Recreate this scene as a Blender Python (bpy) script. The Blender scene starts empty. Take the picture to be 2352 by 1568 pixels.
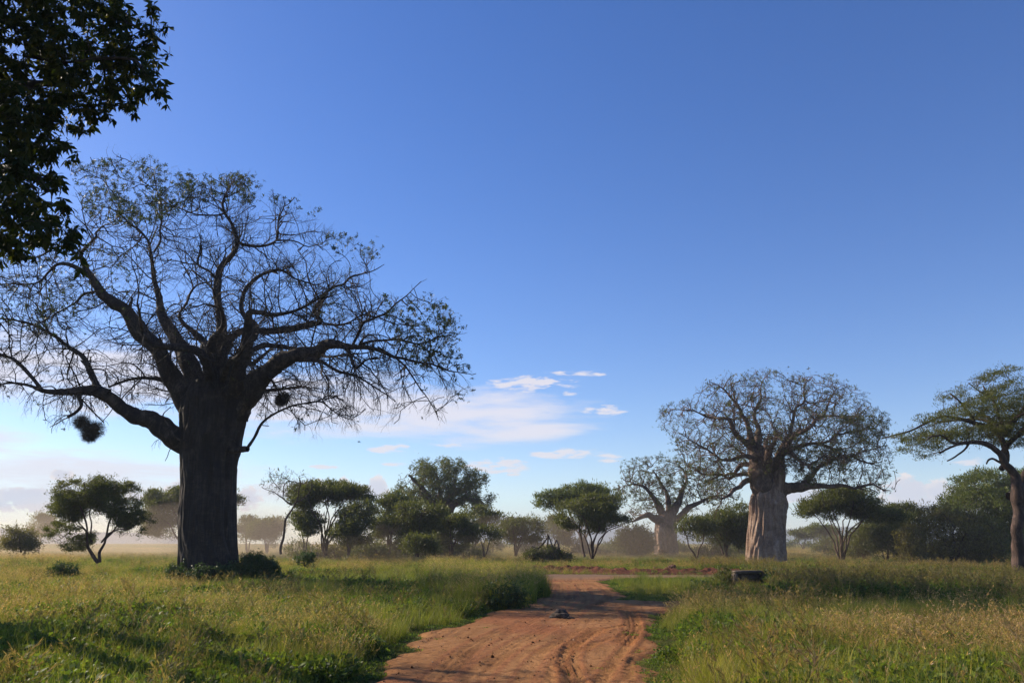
import bpy, math, random
import numpy as np
from mathutils import Vector

C = bpy.context.scene.collection
R = math.radians
scene = bpy.context.scene

# ------------------------------------------------------------------ camera
EYE = 2.2
F = 1846.0                      # focal length in pixels of a 2352 x 1568 picture
PITCH = math.atan(463.0 / F)
cd = bpy.data.cameras.new('camera')
cam = bpy.data.objects.new('camera', cd)
C.objects.link(cam)
cd.sensor_width = 36.0
cd.lens = F / 2352.0 * 36.0
cd.clip_start = 0.1
cd.clip_end = 20000
cam.location = (0, 0, EYE)
cam.rotation_euler = (R(90) + PITCH, 0, 0)
scene.camera = cam

# ------------------------------------------------------------------ light
SUN_AZ = R(-61)                 # from +Y, negative to the left
SUN_EL = R(28)
sun_dir = Vector((math.sin(SUN_AZ) * math.cos(SUN_EL), math.cos(SUN_AZ) * math.cos(SUN_EL), math.sin(SUN_EL)))
sl = bpy.data.lights.new('sun', 'SUN')
sl.energy = 5.0
sl.angle = R(0.53)
sl.color = (1.0, 0.87, 0.69)
so = bpy.data.objects.new('sun', sl)
so.rotation_euler = sun_dir.to_track_quat('Z', 'Y').to_euler()
C.objects.link(so)

scene.view_settings.view_transform = 'Standard'
scene.view_settings.look = 'None'
scene.view_settings.exposure = 0.60
scene.view_settings.gamma = 1.0
scene.render.engine = 'CYCLES'
scene.cycles.use_denoising = True
scene.cycles.max_bounces = 8
scene.cycles.diffuse_bounces = 3
scene.cycles.transmission_bounces = 4
scene.cycles.transparent_max_bounces = 8
scene.cycles.volume_bounces = 1

CP, SP = math.cos(PITCH), math.sin(PITCH)

def P(u, v, Y):
    """World point seen at picture position (u, v) of the 2352 x 1568 view at forward distance Y."""
    w = 784.0 - v
    yr = F * CP - w * SP
    zr = F * SP + w * CP
    k = Y / yr
    return np.array([(u - 1176.0) * k, Y, EYE + zr * k])

def G(u, v, z=0.0):
    w = 784.0 - v
    yr = F * CP - w * SP
    zr = F * SP + w * CP
    k = (z - EYE) / zr
    return np.array([(u - 1176.0) * k, yr * k])

def proj(x, y, z):
    """World to picture position (arrays)."""
    dz = z - EYE
    dep = y * CP + dz * SP
    up = -y * SP + dz * CP
    return 1176.0 + F * x / dep, 784.0 - F * up / dep

def Gs(pts, z=0.0):
    return np.array([G(u, v, z) for u, v in pts])

def inpoly(px, py, poly):
    inside = np.zeros(len(px), bool)
    n = len(poly)
    j = n - 1
    for i in range(n):
        xi, yi = poly[i]; xj, yj = poly[j]
        c = ((yi > py) != (yj > py)) & (px < (xj - xi) * (py - yi) / (yj - yi + 1e-12) + xi)
        inside ^= c
        j = i
    return inside

def polydist(px, py, pts, closed=True):
    d = np.full(len(px), 1e9)
    s = np.zeros(len(px)); acc = 0.0
    n = len(pts)
    for i in range(n if closed else n - 1):
        a = pts[i]; b = pts[(i + 1) % n]
        ab = b - a; L2 = float(ab @ ab) + 1e-12
        t = np.clip(((px - a[0]) * ab[0] + (py - a[1]) * ab[1]) / L2, 0, 1)
        dd = np.hypot(px - a[0] - t * ab[0], py - a[1] - t * ab[1])
        m = dd < d
        s = np.where(m, acc + t * math.sqrt(L2), s)
        d = np.where(m, dd, d)
        acc += math.sqrt(L2)
    return d, s

# value noise ------------------------------------------------------------
_perm = np.random.RandomState(7).rand(4096)
def vnoise(x, y, scale, seed=0):
    x = np.asarray(x) / scale + 137.1 * (seed + 1); y = np.asarray(y) / scale + 71.7 * (seed + 3)
    xi = np.floor(x).astype(np.int64); yi = np.floor(y).astype(np.int64)
    fx = x - xi; fy = y - yi
    fx = fx * fx * (3 - 2 * fx); fy = fy * fy * (3 - 2 * fy)
    def h(a, b):
        return _perm[(a * 374761 + b * 668265 + seed * 9973) % 4096]
    return (h(xi, yi) * (1 - fx) + h(xi + 1, yi) * fx) * (1 - fy) + (h(xi, yi + 1) * (1 - fx) + h(xi + 1, yi + 1) * fx) * fy

def fbm(x, y, scale, seed=0, octs=3):
    o = 0; a = 0.5; t = 0
    for k in range(octs):
        o = o + a * vnoise(x, y, scale / 2 ** k, seed + k * 17); t += a; a *= 0.5
    return o / t

# ------------------------------------------------------------------ mesh helpers
def mesh_np(name, verts, faces, mats=None, smooth=False, mat_idx=None):
    """faces: an (n,4) or (n,3) array, or a list of such arrays."""
    if not isinstance(faces, list):
        faces = [faces]
    faces = [f for f in faces if len(f)]
    me = bpy.data.meshes.new(name)
    verts = np.asarray(verts, np.float32)
    me.vertices.add(len(verts))
    me.vertices.foreach_set('co', verts.ravel())
    nl = sum(f.size for f in faces); npoly = sum(len(f) for f in faces)
    me.loops.add(nl); me.polygons.add(npoly)
    me.loops.foreach_set('vertex_index', np.concatenate([f.ravel() for f in faces]).astype(np.int32))
    tot = np.concatenate([np.full(len(f), f.shape[1], np.int32) for f in faces])
    st = np.concatenate([[0], np.cumsum(tot)[:-1]]).astype(np.int32)
    me.polygons.foreach_set('loop_start', st)
    me.polygons.foreach_set('loop_total', tot)
    if smooth:
        me.polygons.foreach_set('use_smooth', np.ones(npoly, bool))
    if mat_idx is not None:
        me.polygons.foreach_set('material_index', mat_idx.astype(np.int32))
    me.update(calc_edges=True)
    if mats is not None:
        for m in (mats if isinstance(mats, (list, tuple)) else [mats]):
            me.materials.append(m)
    return me

def link(name, me, parent=None, loc=None):
    o = bpy.data.objects.new(name, me)
    C.objects.link(o)
    if parent is not None:
        o.parent = parent
    if loc is not None:
        o.location = loc
    return o

def tag(o, label=None, cat=None, group=None, kind=None):
    if label: o['label'] = label
    if cat: o['category'] = cat
    if group: o['group'] = group
    if kind: o['kind'] = kind
    return o

def empty(name, loc, label, cat, group=None):
    o = bpy.data.objects.new(name, None)
    o.empty_display_size = 0.5
    C.objects.link(o)
    o.location = loc
    return tag(o, label, cat, group)

def norm(v):
    return v / np.maximum(np.linalg.norm(v, axis=-1, keepdims=True), 1e-9)

def tubes(chains, sides, lump=0.0):
    """chains: list of (pts (n,3), radii (n,)). One vectorised mesh."""
    if not chains:
        return np.zeros((0, 3)), np.zeros((0, 4), int)
    lens = np.array([len(c[0]) for c in chains])
    pos = np.concatenate([c[0] for c in chains]); rad = np.concatenate([c[1] for c in chains])
    first = np.concatenate([[0], np.cumsum(lens)[:-1]])
    last = first + lens - 1
    N = len(pos)
    idx = np.arange(N)
    isf = np.zeros(N, bool); isf[first] = True
    isl = np.zeros(N, bool); isl[last] = True
    prv = np.where(isf, idx, idx - 1); nxt = np.where(isl, idx, idx + 1)
    t = norm(pos[nxt] - pos[prv])
    mean = pos[last] - pos[first]
    ax = np.argmin(np.abs(mean), axis=1)
    ref = np.zeros((len(chains), 3)); ref[np.arange(len(chains)), ax] = 1
    ref = np.repeat(ref, lens, axis=0) + 0.05
    n1 = norm(np.cross(t, ref)); n2 = np.cross(t, n1)
    a = np.arange(sides) * 2 * math.pi / sides
    ca, sa = np.cos(a), np.sin(a)
    rad_ = np.repeat(rad[:, None], sides, axis=1)
    if lump > 0:
        w = (n1[:, None, :] * ca[None, :, None] + n2[:, None, :] * sa[None, :, None])
        q = pos[:, None, :] + w * rad[:, None, None]
        q = q.reshape(-1, 3)
        sc_ = np.clip(np.repeat(rad, sides) * 1.3, .05, .4)
        nz = vnoise(q[:, 0] / sc_ + q[:, 2] * .6 / sc_, q[:, 1] / sc_ - q[:, 2] * .5 / sc_, 1.0, 3) - .5 + .6 * (vnoise(q[:, 0] / sc_ * 2.3 + q[:, 2] / sc_, q[:, 1] * 2.3 / sc_, 1.0, 5) - .5)
        rad_ = rad_ * (1 + lump * 2 * nz.reshape(rad_.shape))
    V = pos[:, None, :] + rad_[:, :, None] * (n1[:, None, :] * ca[None, :, None] + n2[:, None, :] * sa[None, :, None])
    V = V.reshape(-1, 3)
    i0 = idx[~isl]
    s = np.arange(sides); s2 = (s + 1) % sides
    Fq = np.stack([i0[:, None] * sides + s, i0[:, None] * sides + s2, (i0[:, None] + 1) * sides + s2, (i0[:, None] + 1) * sides + s], axis=-1).reshape(-1, 4)
    return V, Fq

def join(parts):
    vs = []; fs = []; o = 0
    for v, f in parts:
        if len(v) == 0: continue
        vs.append(v); fs.append(f + o); o += len(v)
    return np.concatenate(vs), fs

def catmull(pts, rad, step):
    pts = np.asarray(pts, float); rad = np.asarray(rad, float)
    if len(pts) == 1: return pts, rad
    p = np.vstack([2 * pts[0] - pts[1], pts, 2 * pts[-1] - pts[-2]])
    out = []; ro = []
    for i in range(1, len(p) - 2):
        n = max(2, int(np.linalg.norm(p[i + 1] - p[i]) / step))
        t = np.linspace(0, 1, n, endpoint=False)[:, None]
        a, b, c, d = p[i - 1], p[i], p[i + 1], p[i + 2]
        out.append(0.5 * ((2 * b) + (-a + c) * t + (2 * a - 5 * b + 4 * c - d) * t * t + (-a + 3 * b - 3 * c + d) * t ** 3))
        ro.append(rad[i - 1] + (rad[i] - rad[i - 1]) * t[:, 0])
    out.append(pts[-1:]); ro.append(rad[-1:])
    return np.vstack(out), np.concatenate(ro)

# ------------------------------------------------------------------ space colonisation
def grow(seed, attr, step, kill, iters, rng, jitter=0.3, infl=1e9, trop=(0, 0, 0.0)):
    pos = seed.copy(); par = np.full(len(seed), -1)
    trop = np.array(trop)
    near = np.zeros(len(attr), int); nd = np.full(len(attr), 1e9)
    for c in range(0, len(seed), 400):
        d = np.linalg.norm(attr[:, None, :] - seed[None, c:c + 400, :], axis=2)
        m = d.argmin(1); dm = d[np.arange(len(attr)), m]
        u = dm < nd; near[u] = m[u] + c; nd[u] = dm[u]
    alive = nd > kill
    attr = attr[alive]; near = near[alive]; nd = nd[alive]
    for it in range(iters):
        if len(attr) == 0: break
        act = nd < infl
        if not act.any(): break
        d = norm(attr[act] - pos[near[act]])
        un, inv = np.unique(near[act], return_inverse=True)
        S = np.zeros((len(un), 3)); np.add.at(S, inv, d)
        S = norm(norm(S) + trop + rng.normal(0, jitter, S.shape))
        new = pos[un] + S * step
        base = len(pos)
        pos = np.vstack([pos, new]); par = np.concatenate([par, un])
        for c in range(0, len(new), 500):
            dd = np.linalg.norm(attr[:, None, :] - new[None, c:c + 500, :], axis=2)
            m = dd.argmin(1); dm = dd[np.arange(len(attr)), m]
            u = dm < nd; near[u] = m[u] + base + c; nd[u] = dm[u]
        k = nd > kill
        attr = attr[k]; near = near[k]; nd = nd[k]
    return pos, par

def radii(pos, par, nseed, r0, p, seedr):
    n = len(pos)
    acc = np.zeros(n); r = np.zeros(n)
    for i in range(n - 1, nseed - 1, -1):
        v = acc[i] if acc[i] > 0 else r0 ** p
        r[i] = v ** (1 / p)
        acc[par[i]] += v
    r[:nseed] = seedr
    for i in range(nseed, n):
        r[i] = min(r[i], r[par[i]] * 0.9)
    return np.maximum(r, r0 * 0.8)

def chains_of(pos, par, nseed, r):
    n = len(pos)
    kids = [[] for _ in range(n)]
    for i in range(nseed, n):
        kids[par[i]].append(i)
    out = []
    stack = []
    for s in range(nseed):
        for k in kids[s]: stack.append((s, k))
    while stack:
        p, k = stack.pop()
        ch = [p, k]; cur = k
        while kids[cur]:
            ks = sorted(kids[cur], key=lambda q: -r[q])
            for q in ks[1:]: stack.append((cur, q))
            cur = ks[0]; ch.append(cur)
        a = np.array(ch)
        rr = r[a].copy(); rr[0] = min(rr[0], rr[1] * 1.25)
        pts = pos[a].copy()
        if len(pts) > 2:   # soften
            pts[1:-1] = 0.5 * pts[1:-1] + 0.25 * (pts[:-2] + pts[2:])
        out.append((pts, rr))
    term = np.array([i for i in range(nseed, n) if not kids[i]], int)
    return out, term

def leaf_quads(c, d, nrm, L, W, fold=0.0):
    """Diamond leaves: centre base c, direction d, normal nrm."""
    s = np.cross(d, nrm)
    L = L[:, None]; W = W[:, None]
    a = c; b = c + d * L * 0.5 + s * W * 0.5 + nrm * fold * W; e = c + d * L; f = c + d * L * 0.5 - s * W * 0.5 + nrm * fold * W
    V = np.stack([a, b, e, f], 1).reshape(-1, 3)
    Fq = np.arange(len(c) * 4).reshape(-1, 4)
    return V, Fq

def rdir(n, rng):
    return norm(rng.normal(size=(n, 3)))

def perp(d, rng):
    return norm(np.cross(d, rdir(len(d), rng)))

def palmate(c, axis, size, rng, k=5, droop=0.5):
    """c (n,3) tips, k leaflets each."""
    n = len(c)
    out_c = []; out_d = []; out_n = []
    e1 = perp(axis, rng); e2 = np.cross(axis, e1)
    for j in range(k):
        a = j * 2 * math.pi / k + rng.uniform(-.3, .3, n)
        d = norm(e1 * np.cos(a)[:, None] + e2 * np.sin(a)[:, None] + axis * rng.uniform(0.1, 0.6, n)[:, None] + np.array([0, 0, -droop]))
        out_c.append(c + rng.normal(0, .01, (n, 3))); out_d.append(d)
        out_n.append(norm(np.cross(np.cross(d, axis + 0.01), d) + rng.normal(0, .3, (n, 3))))
    cc = np.concatenate(out_c); d = np.concatenate(out_d); nn = np.concatenate(out_n)
    nn = norm(nn - d * (nn * d).sum(1, keepdims=True))
    L = size * rng.uniform(.7, 1.2, len(cc)) * np.tile(rng.uniform(.6, 1.2, n), k); W = L * rng.uniform(.26, .40, len(cc))
    return leaf_quads(cc, d, nn, L, W, 0.12)

def make_twigs(pts, dirs, rng, length, r, nseg=4, curl=0.5, droop=0.0, spread=1.0):
    """Curved thin twigs starting at pts."""
    n = len(pts)
    d = norm(dirs + rdir(n, rng) * spread)
    bend = perp(d, rng) * rng.uniform(0.1, 1, n)[:, None] * curl
    L = length * rng.uniform(.5, 1.3, n)
    P_ = [pts]
    for s in range(nseg):
        d = norm(d + bend / nseg * 2 + np.array([0, 0, -droop]) / nseg + rng.normal(0, .12, (n, 3)))
        P_.append(P_[-1] + d * (L / nseg)[:, None])
    A = np.stack(P_, 1)
    rr = r * np.linspace(1, .35, nseg + 1)
    return [(A[i], rr) for i in range(n)], A[:, -1], d, A

def recur(parents, rng, env, Yc, tmax, spacing, length, nseg, r0, taper=.35, angle=50, wander=.22, zc=0, zh=8, droop=.12, lift=.10, minr=0, ratio=.6, skip=.15, trim=True):
    """Side shoots along every parent; they stop where they would leave the crown. Low ones hang, high ones rise."""
    pp = []; dd = []; rr = []
    for (p, r) in parents:
        if len(p) < 2: continue
        seg = np.linalg.norm(np.diff(p, axis=0), axis=1); s = np.r_[0, np.cumsum(seg)]
        n = rng.poisson(s[-1] / spacing)
        if n == 0: continue
        t = rng.uniform(skip, 1, n) * s[-1]
        i = np.clip(np.searchsorted(s, t) - 1, 0, len(p) - 2)
        f = ((t - s[i]) / np.maximum(seg[i], 1e-6))[:, None]
        pp.append(p[i] * (1 - f) + p[i + 1] * f); dd.append(norm(p[i + 1] - p[i])); rr.append(r[i])
    if not pp: return []
    p = np.concatenate(pp); d = np.concatenate(dd); pr = np.concatenate(rr); n = len(p)
    a = np.radians(rng.normal(angle, 14, n))[:, None]
    d = norm(d * np.cos(a) + perp(d, rng) * np.sin(a))
    d = norm(d + np.array([0, 0, .18]))
    r = np.minimum(r0 * rng.uniform(.7, 1.3, n), pr * ratio); L = length * rng.uniform(.45, 1.35, n) * np.clip(r / r0, .55, 1.2)
    bend = perp(d, rng) * rng.uniform(0, 1, (n, 1)) * wander
    P_ = [p]; alive = np.ones(n, bool); cnt = np.ones(n, int)
    tz = np.clip((p[:, 2] - zc) / zh, -1, 1)
    trop = np.where(tz > 0, lift * tz, droop * tz)
    for s in range(nseg):
        d = norm(d + bend + rng.normal(0, wander, (n, 3)) + np.stack([np.zeros(n), np.zeros(n), trop], 1) * (1 + s / nseg))
        q = P_[-1] + d * (L / nseg)[:, None]
        if trim:
            u, v = proj(q[:, 0], q[:, 1], q[:, 2])
            ok = inpoly(u, v, env) & (np.abs(q[:, 1] - Yc) < tmax)
            ok |= (rng.rand(n) < .55)
            alive &= ok
        cnt += alive
        P_.append(q)
    A = np.stack(P_, 1); out = []
    tp = np.linspace(1, taper, nseg + 1)
    for i in range(n):
        if cnt[i] >= 3: out.append((A[i, :cnt[i]], r[i] * tp[:cnt[i]] * (1 if cnt[i] > nseg else .9)))
    return out

# ------------------------------------------------------------------ node helpers / materials
def newmat(name):
    m = bpy.data.materials.new(name); m.use_nodes = True
    nt = m.node_tree; nt.nodes.clear()
    out = nt.nodes.new('ShaderNodeOutputMaterial')
    return m, nt, out

def nd_(nt, typ, **kw):
    n = nt.nodes.new(typ)
    for k, v in kw.items():
        setattr(n, k, v)
    return n

def ramp(nt, fac, stops):
    r = nt.nodes.new('ShaderNodeValToRGB')
    e = r.color_ramp.elements
    while len(e) > 1: e.remove(e[-1])
    e[0].position = stops[0][0]; e[0].color = (*stops[0][1], 1)
    for p, c in stops[1:]:
        q = e.new(p); q.color = (*c, 1)
    nt.links.new(fac, r.inputs[0])
    return r.outputs[0]

def noise(nt, vec, scale, detail=4, rough=.55, dist=0):
    n = nt.nodes.new('ShaderNodeTexNoise')
    n.inputs['Scale'].default_value = scale; n.inputs['Detail'].default_value = detail
    n.inputs['Roughness'].default_value = rough; n.inputs['Distortion'].default_value = dist
    if vec is not None: nt.links.new(vec, n.inputs['Vector'])
    return n.outputs[0]

def mapping(nt, vec, scale):
    m = nt.nodes.new('ShaderNodeMapping'); m.inputs['Scale'].default_value = scale
    nt.links.new(vec, m.inputs['Vector']); return m.outputs[0]

def math_(nt, op, a, b=None, clamp=False):
    m = nt.nodes.new('ShaderNodeMath'); m.operation = op; m.use_clamp = clamp
    for i, x in enumerate((a, b)):
        if x is None: continue
        if isinstance(x, (int, float)): m.inputs[i].default_value = x
        else: nt.links.new(x, m.inputs[i])
    return m.outputs[0]

def mixc(nt, fac, a, b, typ='MIX'):
    m = nt.nodes.new('ShaderNodeMix'); m.data_type = 'RGBA'; m.blend_type = typ
    for s, x in ((m.inputs[0], fac), (m.inputs[6], a), (m.inputs[7], b)):
        if isinstance(x, (int, float)): s.default_value = x
        elif isinstance(x, tuple): s.default_value = (*x, 1)
        else: nt.links.new(x, s)
    return m.outputs[2]

def bark_mat(name, dark, mid, light, zs=0.25, scale=3.0, bump=0.5, bd=0.1, hz=0.0):
    m, nt, out = newmat(name)
    tc = nt.nodes.new('ShaderNodeTexCoord')
    v = mapping(nt, tc.outputs['Object'], (1, 1, zs))
    n1 = noise(nt, v, scale, 6, .65, .6)
    n2 = noise(nt, v, scale * 5, 4, .6)
    n3 = noise(nt, tc.outputs['Object'], scale * .35, 3)
    f = math_(nt, 'ADD', math_(nt, 'MULTIPLY', n1, .5), math_(nt, 'ADD', math_(nt, 'MULTIPLY', n2, .25), math_(nt, 'MULTIPLY', n3, .25)))
    if hz > 0:
        v4 = mapping(nt, tc.outputs['Object'], (.7, .7, 2.6))
        n4 = noise(nt, v4, scale * .9, 5, .7, 1.2)
        n5 = noise(nt, tc.outputs['Object'], .45, 3, .6, .8)
        f = math_(nt, 'ADD', math_(nt, 'MULTIPLY', f, 1 - hz), math_(nt, 'MULTIPLY', math_(nt, 'ADD', math_(nt, 'MULTIPLY', n4, .5), math_(nt, 'MULTIPLY', n5, .5)), hz))
    col = ramp(nt, f, [(.35, dark), (.5, mid), (.62, light)])
    b = nt.nodes.new('ShaderNodeBsdfPrincipled')
    nt.links.new(col, b.inputs['Base Color']); b.inputs['Roughness'].default_value = .8
    b.inputs['Specular IOR Level'].default_value = .25
    bp = nt.nodes.new('ShaderNodeBump'); bp.inputs['Strength'].default_value = bump; bp.inputs['Distance'].default_value = bd
    nt.links.new(f, bp.inputs['Height']); nt.links.new(bp.outputs[0], b.inputs['Normal'])
    nt.links.new(b.outputs[0], out.inputs[0])
    return m

def leaf_mat(name, ca, cb, cc, trans=.35, rough=.5, spec=.3, scale=.6):
    m, nt, out = newmat(name)
    g = nt.nodes.new('ShaderNodeNewGeometry')
    tc = nt.nodes.new('ShaderNodeTexCoord')
    n = noise(nt, tc.outputs['Object'], scale, 2)
    f = math_(nt, 'ADD', math_(nt, 'MULTIPLY', g.outputs['Random Per Island'], .6), math_(nt, 'MULTIPLY', n, .5))
    col = ramp(nt, f, [(.1, ca), (.55, cb), (.95, cc)])
    b = nt.nodes.new('ShaderNodeBsdfPrincipled')
    nt.links.new(col, b.inputs['Base Color']); b.inputs['Roughness'].default_value = rough
    b.inputs['Specular IOR Level'].default_value = spec
    t = nt.nodes.new('ShaderNodeBsdfTranslucent')
    tcol = mixc(nt, 1.0, col, (1.5, 1.6, .7), 'MULTIPLY')
    nt.links.new(tcol, t.inputs[0])
    mx = nt.nodes.new('ShaderNodeMixShader'); mx.inputs[0].default_value = trans
    nt.links.new(b.outputs[0], mx.inputs[1]); nt.links.new(t.outputs[0], mx.inputs[2])
    nt.links.new(mx.outputs[0], out.inputs[0])
    return m

# ------------------------------------------------------------------ sky with clouds
world = bpy.data.worlds.new('World'); scene.world = world
world.use_nodes = True
nt = world.node_tree; nt.nodes.clear()
wout = nt.nodes.new('ShaderNodeOutputWorld')
bg = nt.nodes.new('ShaderNodeBackground')
sky = nt.nodes.new('ShaderNodeTexSky'); sky.sky_type = 'NISHITA'
sky.sun_disc = False
sky.sun_elevation = SUN_EL
sky.sun_rotation = SUN_AZ
sky.altitude = 1100
sky.air_density = 1.0; sky.dust_density = 0.6; sky.ozone_density = 2.2
SKY_STRENGTH = 0.085
bg.inputs['Strength'].default_value = SKY_STRENGTH
tc = nt.nodes.new('ShaderNodeTexCoord')
sep = nt.nodes.new('ShaderNodeSeparateXYZ'); nt.links.new(tc.outputs['Generated'], sep.inputs[0])
az = math_(nt, 'ARCTAN2', sep.outputs[0], sep.outputs[1])
el = math_(nt, 'ARCSINE', sep.outputs[2])
cmb = nt.nodes.new('ShaderNodeCombineXYZ'); nt.links.new(az, cmb.inputs[0]); nt.links.new(el, cmb.inputs[1])
def azel(u, v):
    p = P(u, v, 1.0) - np.array([0, 0, EYE])
    p = p / np.linalg.norm(p)
    return math.atan2(p[0], p[1]), math.asin(p[2])
def cloud_field(lst):
    cur = None
    for (u, v, w, h) in lst:
        a0, e0 = azel(u, v); a1, _ = azel(u + w, v); _, e1 = azel(u, v - h)
        dx = math_(nt, 'MULTIPLY', math_(nt, 'SUBTRACT', az, a0), 1 / abs(a1 - a0))
        dy = math_(nt, 'MULTIPLY', math_(nt, 'SUBTRACT', el, e0), 1 / abs(e1 - e0))
        q = math_(nt, 'SUBTRACT', 1.0, math_(nt, 'ADD', math_(nt, 'MULTIPLY', dx, dx), math_(nt, 'MULTIPLY', dy, dy)))
        cur = q if cur is None else math_(nt, 'MAXIMUM', cur, q)
    return math_(nt, 'MAXIMUM', cur, -2.0)
def sstep(x, a, b):
    m = nt.nodes.new('ShaderNodeMapRange'); m.interpolation_type = 'SMOOTHSTEP'
    nt.links.new(x, m.inputs[0]); m.inputs[1].default_value = a; m.inputs[2].default_value = b
    return m.outputs[0]
cirrus = cloud_field([(1010, 950, 310, 60), (740, 930, 320, 70), (200, 860, 380, 85), (170, 1085, 420, 52), (-200, 1010, 260, 60), (700, 1130, 180, 28), (1150, 985, 190, 30)])
streak = cloud_field([(1225, 880, 95, 17), (1325, 858, 75, 7), (1385, 942, 46, 12), (895, 1031, 54, 12), (1150, 1068, 80, 19),
                      (1285, 1041, 75, 13), (1390, 1046, 40, 8), (1390, 1058, 30, 5), (900, 1065, 50, 5), (745, 1071, 36, 5),
                      (1305, 902, 22, 6), (1010, 1022, 48, 7), (1175, 1090, 26, 4), (2250, 1060, 60, 10)])
cumul = cloud_field([(2085, 1128, 62, 38), (2160, 1128, 44, 26), (2125, 1165, 150, 34), (866, 1120, 30, 26), (790, 1110, 13, 14), (730, 1108, 16, 10),
                     (142, 1088, 26, 14), (570, 1145, 30, 28), (60, 1140, 100, 24), (55, 1160, 150, 16), (170, 1160, 50, 12), (340, 1140, 60, 12), (440, 1120, 60, 20), (1850, 1138, 80, 16)])
nv = mapping(nt, cmb.outputs[0], (9, 60, 1))
n_c = noise(nt, nv, 1.0, 6, .6, .3)
nv2 = mapping(nt, cmb.outputs[0], (26, 110, 1))
n_s = noise(nt, nv2, 1.0, 6, .62, .2)
nv3 = mapping(nt, cmb.outputs[0], (70, 95, 1))
n_q = noise(nt, nv3, 1.0, 6, .58, .1)
a_c = math_(nt, 'MULTIPLY', sstep(math_(nt, 'ADD', cirrus, math_(nt, 'MULTIPLY', math_(nt, 'SUBTRACT', n_c, .5), 3.8)), -.7, 1.2), .85)
a_s = math_(nt, 'MULTIPLY', sstep(math_(nt, 'ADD', streak, math_(nt, 'MULTIPLY', math_(nt, 'SUBTRACT', n_s, .5), 7.0)), .0, 1.1), .85)
a_q = math_(nt, 'MULTIPLY', sstep(math_(nt, 'ADD', cumul, math_(nt, 'MULTIPLY', math_(nt, 'SUBTRACT', n_q, .5), 4.5)), -.25, .45), .92)
# faint general veil near the horizon
K = 1.0 / SKY_STRENGTH
def cc(r, g, b): return (r * K, g * K, b * K)
c0 = nt.nodes.new('ShaderNodeHueSaturation'); c0.inputs['Hue'].default_value = .515; c0.inputs['Saturation'].default_value = 1.33
c0.inputs['Value'].default_value = 1.30
nt.links.new(sky.outputs[0], c0.inputs['Color'])
c1 = mixc(nt, a_c, c0.outputs[0], cc(.60, .57, .61))
c2 = mixc(nt, a_s, c1, cc(.60, .56, .58))
shade = sstep(math_(nt, 'ADD', math_(nt, 'MULTIPLY', cumul, -.6), n_q), .0, .7)
qcol = mixc(nt, shade, cc(.48, .48, .54), cc(.68, .60, .56))
c3 = mixc(nt, a_q, c2, qcol)
nt.links.new(c3, bg.inputs['Color'])
nt.links.new(bg.outputs[0], wout.inputs[0])

# ------------------------------------------------------------------ ground layout (world coordinates, metres)
TRACK = Gs([(580, 1900), (715, 1700), (835, 1568), (882, 1520), (928, 1484), (1009, 1441), (1075, 1427), (1136, 1404), (1190, 1392),
            (1240, 1374), (1256, 1355), (1240, 1337), (1205, 1327), (900, 1327), (-900, 1330), (-900, 1320), (1200, 1319), (1640, 1321), (3400, 1330),
            (3400, 1338), (1800, 1329), (1640, 1327), (1470, 1328), (1375, 1333), (1405, 1345), (1422, 1362), (1429, 1380), (1572, 1382), (2300, 1390),
            (2300, 1406), (1700, 1400), (1548, 1396), (1520, 1414), (1506, 1468), (1520, 1516), (1505, 1540), (1492, 1568), (1520, 1700), (1560, 1900)])
SHORT = Gs([(1355, 1331), (1640, 1322), (1720, 1330), (1640, 1384), (1429, 1384), (1400, 1345)])
BERM = Gs([(1190, 1312), (1300, 1314), (1420, 1316), (1540, 1317), (1660, 1318), (1800, 1318), (1985, 1317)])

def ground_z(x, y):
    """Gentle swell of the plain, flat near the track."""
    r = np.hypot(x, y)
    k = np.clip((r - 90) / 200, 0, 1)
    return (fbm(x, y, 120, 5) - .5) * 1.6 * k

gm, nt, out = newmat('savanna_soil_and_turf')
tc = nt.nodes.new('ShaderNodeTexCoord')
a = noise(nt, tc.outputs['Object'], .35, 5, .6)
b = noise(nt, tc.outputs['Object'], 4.0, 4, .6)
f = math_(nt, 'ADD', math_(nt, 'MULTIPLY', a, .6), math_(nt, 'MULTIPLY', b, .4))
col = ramp(nt, f, [(.3, (.025, .035, .010)), (.48, (.06, .065, .020)), (.62, (.12, .10, .040)), (.75, (.17, .11, .06))])
bs = nt.nodes.new('ShaderNodeBsdfDiffuse'); nt.links.new(col, bs.inputs[0]); nt.links.new(bs.outputs[0], out.inputs[0])

def disc_grid():
    rr = np.concatenate([[0], np.geomspace(3, 4200, 90)])
    na = 240
    a = np.linspace(0, 2 * math.pi, na, endpoint=False)
    X = np.outer(rr, np.sin(a)); Y = np.outer(rr, np.cos(a))
    Z = ground_z(X, Y)
    V = np.stack([X, Y, Z], -1).reshape(-1, 3)
    i = np.arange(len(rr) - 1)[:, None]; j = np.arange(na)[None]
    Fq = np.stack([i * na + j, i * na + (j + 1) % na, (i + 1) * na + (j + 1) % na, (i + 1) * na + j], -1).reshape(-1, 4)[:, ::-1]
    return V, Fq
v_, f_ = disc_grid()
tag(link('ground', mesh_np('ground', v_, f_, gm, True)), kind='structure')

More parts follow.
